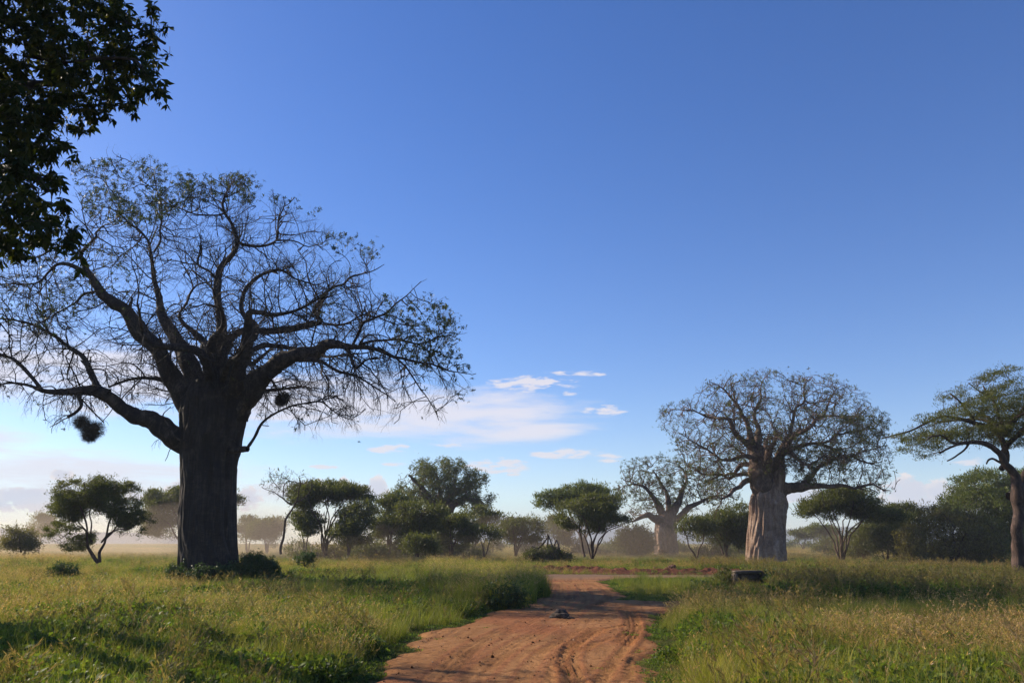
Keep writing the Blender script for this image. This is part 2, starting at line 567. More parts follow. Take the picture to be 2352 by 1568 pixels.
# ------------------------------------------------------------------ dirt track with ruts
def soil_mat(name, c1, c2, c3, grey=None):
    m, nt, out = newmat(name)
    tc = nt.nodes.new('ShaderNodeTexCoord')
    big = noise(nt, tc.outputs['Object'], .5, 5, .6, .5)
    fine = noise(nt, tc.outputs['Object'], 9, 6, .7)
    vf = noise(nt, tc.outputs['Object'], 60, 3, .6)
    f = math_(nt, 'ADD', math_(nt, 'MULTIPLY', big, .55), math_(nt, 'ADD', math_(nt, 'MULTIPLY', fine, .3), math_(nt, 'MULTIPLY', vf, .15)))
    col = ramp(nt, f, [(.34, c1), (.5, c2), (.66, c3)])
    at = nt.nodes.new('ShaderNodeAttribute'); at.attribute_name = 'loose'
    col = mixc(nt, at.outputs['Fac'], col, (.30, .115, .045))
    a3 = nt.nodes.new('ShaderNodeAttribute'); a3.attribute_name = 'streak'
    col = mixc(nt, a3.outputs['Fac'], col, (.15, .062, .024))
    if grey:
        at2 = nt.nodes.new('ShaderNodeAttribute'); at2.attribute_name = 'gravel'
        col = mixc(nt, at2.outputs['Fac'], col, grey)
    # small pale pebbles
    vo = nt.nodes.new('ShaderNodeTexVoronoi'); vo.inputs['Scale'].default_value = 5.0
    nt.links.new(tc.outputs['Object'], vo.inputs['Vector'])
    pb = math_(nt, 'LESS_THAN', vo.outputs['Distance'], .055)
    col = mixc(nt, math_(nt, 'MULTIPLY', pb, .5), col, (.5, .33, .22))
    b = nt.nodes.new('ShaderNodeBsdfPrincipled'); nt.links.new(col, b.inputs['Base Color'])
    b.inputs['Roughness'].default_value = .95; b.inputs['Specular IOR Level'].default_value = .1
    bp = nt.nodes.new('ShaderNodeBump'); bp.inputs['Strength'].default_value = .9; bp.inputs['Distance'].default_value = .05
    h = math_(nt, 'ADD', fine, math_(nt, 'MULTIPLY', vf, .35))
    nt.links.new(h, bp.inputs['Height']); nt.links.new(bp.outputs[0], b.inputs['Normal'])
    nt.links.new(b.outputs[0], out.inputs[0])
    return m
M_track = soil_mat('red_dirt', (.23, .100, .036), (.34, .160, .058), (.45, .225, .092), (.19, .125, .08))

RUTS = [  # (picture points on the ground, half width, depth, kind)
    ([(1335, 1640), (1318, 1568), (1308, 1520), (1322, 1488), (1350, 1462), (1372, 1448)], .17, .045),
    ([(1318, 1640), (1300, 1568), (1290, 1530), (1296, 1500), (1318, 1470)], .10, .03),
    ([(1360, 1640), (1385, 1568), (1410, 1530), (1440, 1490), (1462, 1462)], .13, .035),
    ([(1240, 1640), (1265, 1568), (1290, 1510), (1345, 1475), (1395, 1448), (1440, 1440)], .12, .03),
    ([(1445, 1568), (1452, 1520), (1470, 1490)], .10, .03),
    ([(1430, 1480), (1452, 1450), (1450, 1425), (1438, 1402)], .20, .04),
    ([(1445, 1484), (1466, 1455), (1466, 1430), (1456, 1405)], .12, .03),
    ([(1340, 1500), (1375, 1480), (1430, 1462), (1470, 1452)], .10, .03),
    ([(1000, 1568), (1070, 1500), (1140, 1462), (1215, 1430), (1270, 1400), (1290, 1372), (1290, 1345)], .22, .016),
    ([(1080, 1568), (1160, 1500), (1230, 1462), (1290, 1432), (1330, 1400), (1345, 1372), (1330, 1340)], .22, .016),
    ([(1400, 1410), (1440, 1396), (1500, 1388), (1580, 1386)], .12, .03),
    ([(1390, 1418), (1440, 1412), (1510, 1402), (1580, 1393)], .10, .03),
    ([(1180, 1640), (1200, 1568), (1240, 1510), (1300, 1470), (1340, 1450)], .14, .02),
    ([(1360, 1398), (1400, 1375), (1395, 1358), (1360, 1342)], .18, .03),
]
def track_fields(X, Y):
    d, _ = polydist(X, Y, TRACK)
    ins = inpoly(X, Y, TRACK)
    sd = np.where(ins, d, -d) + (fbm(X, Y, 1.6, 31) - .5) * 1.3
    z = np.clip(sd / .5 + .35, 0, 1) * .12 - .065
    # worn hollow middle and gentle undulation
    z = z + np.where(sd > 0, (fbm(X, Y, 1.7, 3) - .5) * .05 + (fbm(X, Y, .28, 9) - .5) * .024 + (vnoise(X, Y, .10, 19) - .5) * .018, 0)
    loose = np.clip((fbm(X, Y, 2.5, 77) - .52) * 4, 0, 1)
    for k, (pts, hw, dep) in enumerate(RUTS):
        g = Gs(pts)
        p3, _ = catmull(np.c_[g, np.zeros(len(g))], np.zeros(len(g)), .5)
        dd, s = polydist(X, Y, p3[:, :2], closed=False)
        m = dd < hw * 2.2
        q = dd[m] / hw
        prof = -dep * .8 * np.exp(-q ** 4) + dep * .6 * np.exp(-((q - 1.35) / .3) ** 2)
        fade = .55 + .45 * vnoise(X[m], Y[m], 1.2, k)
        rib = np.where(q < 1, np.cos(dd[m] / hw * 3 * math.pi) * dep * 1.0 + np.sign(np.sin(s[m] * 2 * math.pi / .14)) * dep * .34, 0)
        z[m] += (prof + rib) * fade * .8
        loose[m] = np.maximum(loose[m], np.exp(-((q - 1.35) / .35) ** 2) * .8)
    gravel = np.clip((Y - 50) / 6 + (fbm(X, Y, 3, 5) - .5), 0, 1) * .85
    mid = Gs([(1230, 1640), (1230, 1568), (1240, 1500), (1280, 1440), (1320, 1400), (1325, 1365), (1310, 1340), (1300, 1325)])
    m3, _ = catmull(np.c_[mid, np.zeros(len(mid))], np.zeros(len(mid)), .5)
    dm, sm = polydist(X, Y, m3[:, :2], closed=False)
    sg = np.sign(X - np.interp(Y, m3[:, 1], m3[:, 0]))
    st = vnoise(dm * sg, sm * .06, .11, 71) * .6 + vnoise(dm * sg, sm * .10, .30, 73) * .5
    streak = np.clip((st - .60) * 3.2, 0, .75) * (.4 + .6 * fbm(X, Y, 2.0, 15)) + np.clip((vnoise(X, Y, .10, 79) - .72) * 3, 0, .6)
    z = z - np.where(sd > .2, streak * .014, 0)
    return z, sd, loose, gravel, np.clip(streak, 0, .8)

def build_track():
    ys = [7.0]
    while ys[-1] < 70:
        ys.append(ys[-1] + max(.03, ys[-1] * .0022))
    ys = np.array(ys)
    xs = np.arange(-6, 26, .055)
    X, Y = np.meshgrid(xs, ys)
    x = X.ravel(); y = Y.ravel()
    d, _ = polydist(x, y, TRACK); ins = inpoly(x, y, TRACK)
    keep = ins | (d < 1.2)
    z = np.full(len(x), -.1); loose = np.zeros(len(x)); grav = np.zeros(len(x))
    strk = np.zeros(len(x)); z[keep], sd, loose[keep], grav[keep], strk[keep] = track_fields(x[keep], y[keep])
    n, m = X.shape
    K2 = keep.reshape(n, m)
    fk = K2[:-1, :-1] & K2[1:, :-1] & K2[:-1, 1:] & K2[1:, 1:]
    i, j = np.nonzero(fk)
    Fq = np.stack([i * m + j, i * m + j + 1, (i + 1) * m + j + 1, (i + 1) * m + j], -1)
    used = np.zeros(n * m, bool); used[Fq.ravel()] = True
    remap = np.cumsum(used) - 1
    me = mesh_np('dirt_track', np.c_[x, y, z][used], remap[Fq], M_track, True)
    for nm, arr in (('loose', loose), ('gravel', grav), ('streak', strk)):
        a = me.attributes.new(nm, 'FLOAT', 'POINT'); a.data.foreach_set('value', arr[used].astype(np.float32))
    o = link('dirt_track', me); tag(o, kind='structure')
build_track()

def pebbles():
    rng = np.random.RandomState(12)
    n = 5200
    x = rng.uniform(-6, 12, n); y = 8 + rng.rand(n) ** 1.6 * 45
    ins = inpoly(x, y, TRACK); x = x[ins]; y = y[ins]
    z = track_fields(x, y)[0]
    m = rng.rand(len(x)) < .45 + .55 * (fbm(x, y, 1.2, 91) > .55); x = x[m]; y = y[m]; z = z[m]
    n = len(x); s = np.exp(rng.normal(-4.15, .45, n))
    o = np.array([[1, 0, 0], [0, 1, 0], [-1, 0, 0], [0, -1, 0], [0, 0, .8], [0, 0, -.6]], float)
    V = o[None] * (1 + .35 * rng.normal(size=(n, 6, 1)).clip(-1, 1)) * s[:, None, None]
    a = rng.uniform(0, 6.28, n); c, sn = np.cos(a)[:, None], np.sin(a)[:, None]
    V = np.stack([V[..., 0] * c - V[..., 1] * sn, V[..., 0] * sn + V[..., 1] * c, V[..., 2]], -1) + np.stack([x, y, z + s * .3], 1)[:, None, :]
    f = np.array([[0, 1, 4], [1, 2, 4], [2, 3, 4], [3, 0, 4], [1, 0, 5], [2, 1, 5], [3, 2, 5], [0, 3, 5]])
    Fq = (np.arange(n)[:, None, None] * 6 + f[None]).reshape(-1, 3)
    m, nt, out = newmat('soil_crumbs')
    g = nt.nodes.new('ShaderNodeNewGeometry')
    col = ramp(nt, g.outputs['Random Per Island'], [(0, (.07, .03, .014)), (.55, (.24, .105, .045)), (.93, (.34, .19, .10)), (1, (.48, .38, .28))])
    b = nt.nodes.new('ShaderNodeBsdfDiffuse'); nt.links.new(col, b.inputs[0]); nt.links.new(b.outputs[0], out.inputs[0])
    tag(link('gravel', mesh_np('gravel', V.reshape(-1, 3), Fq, m)), 'crumbs of soil and small stones strewn over the dirt track', 'gravel', kind='stuff')
pebbles()

# far extension of the crossing road, a plain strip to the left and right (lies 4 mm above the ground)
def strip(name, line, hw, z, mat):
    L, _ = catmull(np.c_[line, np.zeros(len(line))], np.zeros(len(line)), 2.0)
    t = norm(np.gradient(L, axis=0)); s = np.stack([t[:, 1], -t[:, 0], t[:, 2] * 0], 1)
    offs = np.linspace(-hw, hw, 9)
    V = (L[:, None, :] + s[:, None, :] * offs[None, :, None])
    V[..., 2] = z
    n, m = V.shape[:2]
    i, j = np.meshgrid(np.arange(n - 1), np.arange(m - 1), indexing='ij')
    Fq = np.stack([i * m + j, i * m + j + 1, (i + 1) * m + j + 1, (i + 1) * m + j], -1).reshape(-1, 4)
    return tag(link(name, mesh_np(name, V.reshape(-1, 3), Fq, mat, True)), kind='structure')

# earth bank thrown up beside the crossing road
M_berm = soil_mat('turned_red_soil', (.055, .020, .011), (.13, .046, .024), (.22, .085, .046))
def build_berm():
    L, _ = catmull(np.c_[BERM, np.zeros(len(BERM))], np.zeros(len(BERM)), .09)
    t = norm(np.gradient(L, axis=0)); s = np.stack([t[:, 1], -t[:, 0]], 1)
    offs = np.linspace(-2.4, 2.0, 60)
    n, m = len(L), len(offs)
    X = L[:, 0:1] + s[:, 0:1] * offs; Y = L[:, 1:2] + s[:, 1:2] * offs
    arc = np.arange(n) * .09
    amp = .42 * (.45 + .9 * fbm(arc, arc * 0, 3.0, 4)) * np.clip(arc / 1.5, 0, 1) * np.clip((arc[-1] - arc) / 2, 0, 1)
    amp *= np.where(arc > arc[-1] * .60, np.clip((vnoise(arc, arc * 0, 2.5, 8) - .3) * 2, 0, 1), 1)
    prof = np.exp(-(offs / .85) ** 2)[None, :]
    Z = amp[:, None] * prof * (.35 + 1.3 * fbm(X.ravel(), Y.ravel(), .45, 12).reshape(n, m)) + (np.abs(fbm(X.ravel(), Y.ravel(), .22, 13).reshape(n, m) - .5)) * (.22 * prof + .10) - .02
    Z -= (1 - np.exp(-(offs / 1.2) ** 6 * -1).clip(0, 1))[None, :] * 0
    Z = Z - np.clip(np.abs(offs + .2) - 1.9, 0, 1)[None, :] * .6 + .035
    V = np.stack([X, Y, Z], -1).reshape(-1, 3)
    i, j = np.meshgrid(np.arange(n - 1), np.arange(m - 1), indexing='ij')
    Fq = np.stack([i * m + j, i * m + j + 1, (i + 1) * m + j + 1, (i + 1) * m + j], -1).reshape(-1, 4)
    me = mesh_np('soil_bank', V, Fq, M_berm, True)
    tag(link('soil_bank', me), 'long low ridge of turned red soil along the far side of the crossing road', 'soil bank')
build_berm()

def clod(name, loc, size, label, cat, mat, seed, rough=.25, group=None, flat=1.0):
    rng = np.random.RandomState(seed)
    nu, nv = 40, 22
    u = np.linspace(0, 2 * math.pi, nu, endpoint=False); v = np.linspace(0, math.pi, nv)
    U, W = np.meshgrid(u, v)
    x = np.sin(W) * np.cos(U); y = np.sin(W) * np.sin(U); z = np.cos(W)
    r = 1 + rough * ((vnoise(x.ravel() * 1.0 + z.ravel() * .7, y.ravel() + z.ravel() * .4, .55, seed) - .5) * 1.6 + (vnoise(x.ravel() + z.ravel(), y.ravel() - z.ravel(), .22, seed + 1) - .5) * .9).reshape(x.shape)
    r[:, :] = np.where(W < .05, r[0].mean(), r)
    V = np.stack([x * r * size[0], y * r * size[1], np.maximum(z * r * size[2] * flat, -size[2] * .25)], -1).reshape(-1, 3)
    i, j = np.meshgrid(np.arange(nv - 1), np.arange(nu), indexing='ij')
    Fq = np.stack([i * nu + j, (i + 1) * nu + j, (i + 1) * nu + (j + 1) % nu, i * nu + (j + 1) % nu], -1).reshape(-1, 4)
    o = link(name, mesh_np(name, V, Fq, mat, True), loc=loc)
    return tag(o, label, cat, group)
M_dung = bark_mat('dry_dung', (.018, .012, .008), (.05, .035, .024), (.16, .11, .075), 1, 9, .8, .04)
def at(u, v): g = G(u, v); return (float(g[0]), float(g[1]), 0.02)
main_dung = clod('dung_heap', at(1289, 1421), (.31, .27, .23), 'dark rough heap of dung lying in the middle of the dirt track', 'dung', M_dung, 3, .35)
clod('dung_lump', at(1270, 1422), (.11, .10, .07), 'small brown dung lump just left of the large heap on the track', 'dung', M_dung, 4, .35)
clod('dung_lump', at(1309, 1423), (.15, .11, .07), 'flat crumbled dung lump touching the right side of the large heap on the track', 'dung', M_dung, 5, .4)
M_clod = bark_mat('soil_clod', (.04, .016, .010), (.09, .036, .022), (.17, .07, .045), 1, 5, .8, .06)
clod('soil_clod', (*G(1508, 1313), .15), (.36, .32, .26), 'smaller dark red soil clod on the earth bank, left of the big one', 'soil clod', M_clod, 8, .4)
clod('soil_clod', (*G(1541, 1314), .22), (.46, .40, .36), 'largest dark red soil clod standing on the earth bank', 'soil clod', M_clod, 9, .4)
clod('soil_clod', (*G(1421, 1313), .13), (.62, .36, .16), 'broad flat soil clod lying midway along the earth bank', 'soil clod', M_clod, 10, .45)

# stone slab on supports, half hidden in weeds
M_stone = bark_mat('weathered_stone', (.05, .036, .026), (.13, .098, .072), (.25, .19, .14), 1, 4, .5, .04)
def box(c, s, bev=.03, rot=0, seed=0):
    import bmesh
    bm = bmesh.new(); bmesh.ops.create_cube(bm, size=1)
    for v in bm.verts: v.co = Vector((v.co.x * s[0], v.co.y * s[1], v.co.z * s[2]))
    bmesh.ops.bevel(bm, geom=bm.edges[:], offset=bev, segments=3, affect='EDGES')
    bmesh.ops.subdivide_edges(bm, edges=bm.edges[:], cuts=2, use_grid_fill=True)
    rng = random.Random(seed)
    for v in bm.verts:
        v.co += Vector((rng.uniform(-1, 1), rng.uniform(-1, 1), rng.uniform(-1, 1))) * .006
        v.co += Vector(c)
    me = bpy.data.meshes.new('box'); bm.to_mesh(me); bm.free()
    for p in me.polygons: p.use_smooth = True
    me.materials.append(M_stone)
    return me
bx, by = 12.9, 44.5
pb = P(1722, 1330, 43.0)
slab_root = empty('stone_bench', (float(pb[0]), 43.0, 0), 'low stone slab bench half hidden in dark weeds right of the track', 'bench')
slab_root.rotation_euler[2] = R(8)
link('seat', box((0, 0, .78), (1.78, .55, .12), .05, 0, 1), slab_root)
link('leg', box((-.80, 0, .35), (.20, .48, .74), .05, 0, 2), slab_root)
link('leg', box((.78, 0, .35), (.24, .48, .74), .05, 0, 3), slab_root)
link('back_panel', box((-.01, .17, .37), (1.34, .10, .66), .03, 0, 4), slab_root)

# distant hills
mh, nt, out = newmat('hill_cover')
tc = nt.nodes.new('ShaderNodeTexCoord')
n1 = noise(nt, tc.outputs['Object'], .01, 6, .65)
colh = ramp(nt, n1, [(.35, (.03, .045, .02)), (.6, (.10, .09, .05))])
bs = nt.nodes.new('ShaderNodeBsdfDiffuse'); nt.links.new(colh, bs.inputs[0]); nt.links.new(bs.outputs[0], out.inputs[0])
def hill(name, u0, u1, Y, prof, depth):
    """prof(t in 0..1) -> picture row of the crest."""
    n, m = 160, 24
    us = np.linspace(u0, u1, n)
    V = np.zeros((n, m, 3))
    for i, u in enumerate(us):
        t = i / (n - 1)
        h = max(0, P(u, prof(t), Y)[2])
        x = P(u, 1247, Y)[0]
        for j in range(m):
            s = j / (m - 1) * 2 - 1
            V[i, j] = (x * (1 + s * depth * .5 / Y), Y + s * depth, h * math.cos(s * math.pi / 2) ** 1.2 - 2)
    Z = (fbm(V[..., 0].ravel(), V[..., 1].ravel(), 260, 3, 4) - .5).reshape(n, m)
    V[..., 2] += Z * V[..., 2].clip(0) * .5
    i, j = np.meshgrid(np.arange(n - 1), np.arange(m - 1), indexing='ij')
    Fq = np.stack([i * m + j, (i + 1) * m + j, (i + 1) * m + j + 1, i * m + j + 1], -1).reshape(-1, 4)
    tag(link(name, mesh_np(name, V.reshape(-1, 3), Fq, mh, True)), kind='structure')
hill('hills', 1560, 2500, 2900, lambda t: 1203 + 8 * abs(math.sin(t * 5.2 + .3)) + 30 * abs(t - .38) ** 1.5 * 1.5, 420)
hill('hills', 960, 1700, 3700, lambda t: 1188 + 70 * max(0, abs(t - .30) - .05) ** 1.0 + 5 * math.sin(t * 19), 380)
hill('hills', -400, 420, 3300, lambda t: 1206 + 36 * abs(t - .35) + 3 * math.sin(t * 14), 380)

# ------------------------------------------------------------------ trees
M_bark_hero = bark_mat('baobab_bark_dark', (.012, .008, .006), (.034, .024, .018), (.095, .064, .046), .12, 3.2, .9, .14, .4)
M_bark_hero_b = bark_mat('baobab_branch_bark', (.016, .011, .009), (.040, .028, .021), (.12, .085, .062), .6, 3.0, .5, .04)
M_bark_pale = bark_mat('baobab_bark_lit', (.07, .038, .026), (.25, .155, .105), (.46, .32, .23), .16, 2.6, 1.0, .30)  # paler bark for the sunlit stems; their light is put into the colour
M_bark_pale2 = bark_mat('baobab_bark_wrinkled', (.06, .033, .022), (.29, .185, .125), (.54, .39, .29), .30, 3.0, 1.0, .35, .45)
M_bark_pale_b = bark_mat('baobab_limb_bark', (.040, .024, .017), (.115, .072, .051), (.27, .175, .125), .6, 2.0, .5, .06)
M_bark_ac = bark_mat('acacia_bark', (.028, .017, .012), (.075, .045, .032), (.17, .10, .07), .3, 5, .6, .04)
M_bark_red = bark_mat('acacia_bark_red', (.014, .009, .007), (.050, .030, .022), (.14, .085, .062), .25, 4.5, 1.0, .10)
M_bark_twig = bark_mat('dry_twig', (.04, .028, .02), (.10, .07, .05), (.18, .13, .10), 1, 4, .3, .02)
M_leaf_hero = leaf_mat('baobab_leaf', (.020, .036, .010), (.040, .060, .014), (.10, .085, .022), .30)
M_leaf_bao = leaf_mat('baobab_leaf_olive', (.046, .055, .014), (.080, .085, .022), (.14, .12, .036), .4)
M_leaf_near = leaf_mat('overhanging_leaf', (.014, .022, .005), (.028, .040, .008), (.080, .070, .014), .32, .6, .15)
M_leaf_ac = leaf_mat('acacia_leaf', (.056, .062, .015), (.086, .092, .023), (.14, .135, .040), .4)
M_leaf_acd = leaf_mat('acacia_leaf_dark', (.050, .060, .014), (.084, .092, .022), (.14, .135, .036), .42)
M_leaf_light = leaf_mat('acacia_leaf_light', (.066, .082, .018), (.105, .125, .026), (.16, .17, .045), .35)
M_leaf_brown = leaf_mat('thorn_bush_leaf', (.080, .066, .022), (.14, .115, .040), (.21, .175, .07), .42)
M_leaf_weed = leaf_mat('weed_leaf', (.022, .045, .012), (.045, .080, .020), (.085, .12, .035), .3, scale=2)

def sample_env(poly, Y, n, rng, zt=1.0, tmax=8.0, clump=0, dens_bias=None, flatk=1.0, thr=.42, ragged=0):
    """Points in the crown: inside the outline, with a thickness that swells away from its edge."""
    pl = np.array(poly, float)
    lo = pl.min(0); hi = pl.max(0)
    out = []
    cnt = 0
    k = Y / 1860.0
    while cnt < n:
        u = rng.uniform(lo[0], hi[0], n * 2); v = rng.uniform(lo[1], hi[1], n * 2)
        ud = u + (fbm(u, v, 16 + k * 0, 33, 2) - .5) * ragged * 2; vd = v + (fbm(u, v, 13, 35, 2) - .5) * ragged * 1.6
        m = inpoly(ud, vd, poly); u = u[m]; v = v[m]; ud = ud[m]; vd = vd[m]
        if clump > 0:
            w = fbm(u, v * flatk, clump, 21, 2)
            m = w + rng.uniform(-.05, .05, len(u)) > thr; u = u[m]; v = v[m]; ud = ud[m]; vd = vd[m]
        d, _ = polydist(ud, vd, pl)
        T = np.minimum(np.sqrt(np.maximum(d * k, 0.02) * 2 * tmax) * .8, tmax) * zt
        dy = rng.uniform(-1, 1, len(u)) * T
        keep = rng.rand(len(u)) < np.clip(T / tmax + .25, 0, 1)
        u = u[keep]; v = v[keep]; dy = dy[keep]
        pts = np.array([P(a, b, Y) for a, b in zip(u, v)])
        if len(pts):
            pts[:, 1] += dy; pts[:, 0] *= 1.0
            out.append(pts); cnt += len(pts)
    return np.concatenate(out)[:n]

def limb3d(pts, Y, dy0, dy1, step, rng=None, wob=0.0, minr=0.02):
    """pts: (u, v, width_px). Depth offset runs from dy0 to dy1 along the limb."""
    k = Y / 1860.0
    n = len(pts)
    W = []; rr = []
    for i, q in enumerate(pts):
        t = i / (n - 1)
        p = P(q[0], q[1], Y); p[1] += dy0 + (dy1 - dy0) * t
        W.append(p); rr.append(max(q[2] * k / 2, minr))
    a, b = catmull(W, rr, step)
    if rng is not None and wob > 0:
        s_ = np.r_[0, np.cumsum(np.linalg.norm(np.diff(a, axis=0), axis=1))]
        for wl, am in ((1.6, .16), (.7, .07)):
            kn = rng.normal(0, am, (int(s_[-1] / wl) + 3, 3)); kn[0] = 0
            a = a + np.stack([np.interp(s_ / wl, np.arange(len(kn)), kn[:, q]) for q in range(3)], 1) * min(k * 40, 1.3) * .7
        b = b * (1 + np.interp(s_ / .8, np.arange(int(s_[-1] / .8) + 3), rng.normal(0, .09, int(s_[-1] / .8) + 3)))
    return a, b

def fluted(base, rows, flutes, seed, ns=110, amp=.07, step=.12):
    """rows: list of (x, y, z, r). Trunk surface with vertical folds."""
    rows = np.array(rows, float)
    p, r = catmull(rows[:, :3], rows[:, 3], step)
    n = len(p); a = np.arange(ns) * 2 * math.pi / ns
    A, Z = np.meshgrid(a, p[:, 2])
    Wp = A + .42 * (vnoise(np.cos(A).ravel() * 1.2 + 5, (Z + np.sin(A)).ravel(), 2.0, seed).reshape(A.shape) - .5) * 2
    f = 0
    for k, (cnt, w) in enumerate(flutes):
        ph = 1.7 * k + seed
        f = f + w * (1 - np.abs(np.sin(Wp * cnt / 2 + ph + .35 * np.sin(Z * .5 + k))) ** .6)
    cx = np.cos(A) * 3; cy = np.sin(A) * 3
    lump = (vnoise((cx + Z * .15).ravel(), (cy + Z * .15).ravel(), .5, seed + 3).reshape(A.shape) - .5)
    fine = (vnoise((cx * 4).ravel(), (cy * 4 + Z * .8).ravel(), .5, seed + 5).reshape(A.shape) - .5)
    rr = r[:, None] * (1 + amp * (.5 - f) * 2 + amp * 1.3 * lump + amp * .45 * fine)
    V = np.stack([p[:, 0:1] + np.cos(A) * rr, p[:, 1:2] + np.sin(A) * rr, Z], -1).reshape(-1, 3)
    i, j = np.meshgrid(np.arange(n - 1), np.arange(ns), indexing='ij')
    Fq = np.stack([i * ns + j, i * ns + (j + 1) % ns, (i + 1) * ns + (j + 1) % ns, (i + 1) * ns + j], -1).reshape(-1, 4)
    # cap
    V = np.vstack([V, p[-1] + [0, 0, .05]])
    top = (n - 1) * ns; c = len(V) - 1
    jj = np.arange(ns)
    cap = np.stack([top + jj, top + (jj + 1) % ns, np.full(ns, c)], -1)
    return V, Fq, cap

def build_tree(name, label, cat, Y, u0, trunk_rows, limbs, env, nattr, bark, bark_b, leafm=None, group=None, seed=1,
               levels=None, stems_lit=0, wthin=0, wscale=1.0, step=.4, kill=.5, tmax=8, clump=0, r0=.014, pexp=2.35, twigs=1.0, twig_len=.7, twig_r=.010, twig_droop=0.0, curl=.6,
               leaf=None, leaf_regions=None, fluting=None, jitter=.3, trop=(0, 0, 0), bsides=4, extra_attr=None, infl=1e9, remesh=0, sub=None, extra_limbs=None, leaf_name='leaves', flutes=None, ns=110, famp=.07):
    rng = np.random.RandomState(seed)
    base = P(u0, 1247, Y); base[2] = 0
    base[2] = float(ground_z(np.array([base[0]]), np.array([Y]))[0])
    root = empty(name, tuple(float(q) for q in base), label, cat, group)
    L = []
    for lb in limbs:
        pts, dy0, dy1 = lb
        pts = [(a_, b_, w_ * wscale * (1.0 if wthin == 0 else min(1.0, (w_ / wthin) ** .45))) for a_, b_, w_ in pts]
        L.append(limb3d(pts, Y, dy0, dy1, step * .6, rng, 1.0))
    if extra_limbs:
        L += extra_limbs(rng)
    # trunk mesh
    k = Y / 1860.0
    rows = []
    for (u, v, w) in trunk_rows:
        p = P(u, v, Y); rows.append((p[0], p[1], p[2], w * k / 2 * wscale))
    if rows:
        b0 = list(rows[0]); b0[2] = base[2] - .3; b0[3] *= 1.06
        if rows[0][2] > base[2]: rows = [tuple(b0)] + rows
        V, Fq, cap = fluted(base, rows, flutes or [(7, .6), (13, .4)], seed, ns, famp)
        tv = [(V, Fq)]
    big = L[stems_lit:]
    if stems_lit:
        for c in L[:stems_lit]:
            sv, sf = tubes([c], 14); link('stem', mesh_np('stem', sv - base, [sf], M_bark_pale, True), root)
    lv, lf = tubes([catmull(c[0][::2] if len(c[0]) > 5 else c[0], c[1][::2] if len(c[0]) > 5 else c[1], max(.10, .0022 * Y)) for c in big], 16, .13 if rows else .08)
    off = np.array([base[0], base[1], base[2]])
    # limb end caps are hidden inside growth; small ends
    if rows:
        link('limbs', mesh_np('limbs', lv - off, [lf], bark_b, True), root)
        fa = [Fq, cap]
        allv = V - off
    else:
        fa = [lf]; allv = lv - off
    tr = link('trunk', mesh_np('trunk', allv, fa, bark, True), root)
    # branches
    seedp = np.vstack([c[0] for c in L]); seedr = np.concatenate([c[1] for c in L])
    keep = np.ones(len(seedp), bool)
    start = 0
    for c in L:      # no shoots on the first stretch inside the trunk
        keep[start:start + max(1, int(len(c[0]) * .12))] = False; start += len(c[0])
    seedp = seedp[keep]; seedr = seedr[keep]
    flatk = leaf.get('flatk', 1.0) if leaf else 1.0
    rg_ = leaf.get('ragged', 0) if leaf else 0
    attr = sample_env(env, Y, nattr, rng, 1.0, tmax, clump, flatk=flatk, ragged=rg_)
    if extra_attr is not None: attr = np.vstack([attr, extra_attr])
    pos, par = grow(seedp, attr, step, kill, 60, rng, jitter, infl, trop)
    ns_ = len(seedp)
    r = radii(pos, par, ns_, r0, pexp, seedr)
    ch, term = chains_of(pos, par, ns_, r)
    thick = [c for c in ch if c[1][0] > .05]; thin = [c for c in ch if c[1][0] <= .05]
    parts = [tubes(thick, 7), tubes(thin, bsides)]
    tips_lv = None
    if levels:
        zc = P(0, (min(q[1] for q in env) + max(q[1] for q in env)) / 2, Y)[2]
        par_ = [c for c in L] + thick + thin
        stubs = recur(L, rng, env, Y, tmax * 1.2, 1.7, .55, 4, .085, taper=.6, angle=55, wander=.25, ratio=.45, trim=False)
        parts.append(tubes(stubs, 7))
        for li, lv_ in enumerate(levels):
            new = recur(par_, rng, env, Y, tmax * 1.15, zc=zc, zh=k * (max(q[1] for q in env) - min(q[1] for q in env)) * .45, **lv_)
            parts.append(tubes(new, 4 if li == 0 else 3))
            par_ = new
        tips_lv = (np.array([c[0][-1] for c in new]), np.array([norm(c[0][-1] - c[0][-2]) for c in new]))
    # twigs
    d_all = norm(pos[ns_:] - pos[par[ns_:]])
    rr = r[ns_:]
    cand = np.nonzero(rr < max(.05, r0 * 4))[0]
    tips = np.zeros((0, 3)); tdir = np.zeros((0, 3)); tw_all = None
    if twigs > 0 and len(cand):
        q = np.repeat(cand, rng.poisson(twigs, len(cand)))
        if len(q):
            tw, tips, tdir, A = make_twigs(pos[ns_:][q], d_all[q], rng, twig_len, twig_r, 4, curl, twig_droop)
            parts.append(tubes(tw, 3))
            tw_all = A
    bv, bf = join(parts)
    link('branches', mesh_np('branches', bv - off, bf, bark_b, True), root)
    # leaves
    if leaf:
        kind = leaf['kind']
        tn = np.concatenate([pos[term], tips]) if len(tips) else pos[term]
        tdn = np.concatenate([d_all[term - ns_], tdir]) if len(tips) else d_all[term - ns_]
        if tips_lv is not None:
            tn = np.vstack([tn, tips_lv[0]]); tdn = np.vstack([tdn, tips_lv[1]])
        if tw_all is not None:
            mid = tw_all[:, 2:4].reshape(-1, 3); tn = np.vstack([tn, mid]); tdn = np.vstack([tdn, rdir(len(mid), rng)])
        pr = np.full(len(tn), leaf.get('p', 1.0))
        if leaf_regions:
            U, W = proj(tn[:, 0], tn[:, 1], tn[:, 2])
            for poly, pp in leaf_regions:
                pr = np.where(inpoly(U, W, poly), pp, pr)
        n_rep = rng.poisson(pr)
        q = np.repeat(np.arange(len(tn)), n_rep)
        if len(q) > leaf.get('max', 70000):
            q = rng.choice(q, leaf.get('max', 70000), replace=False)
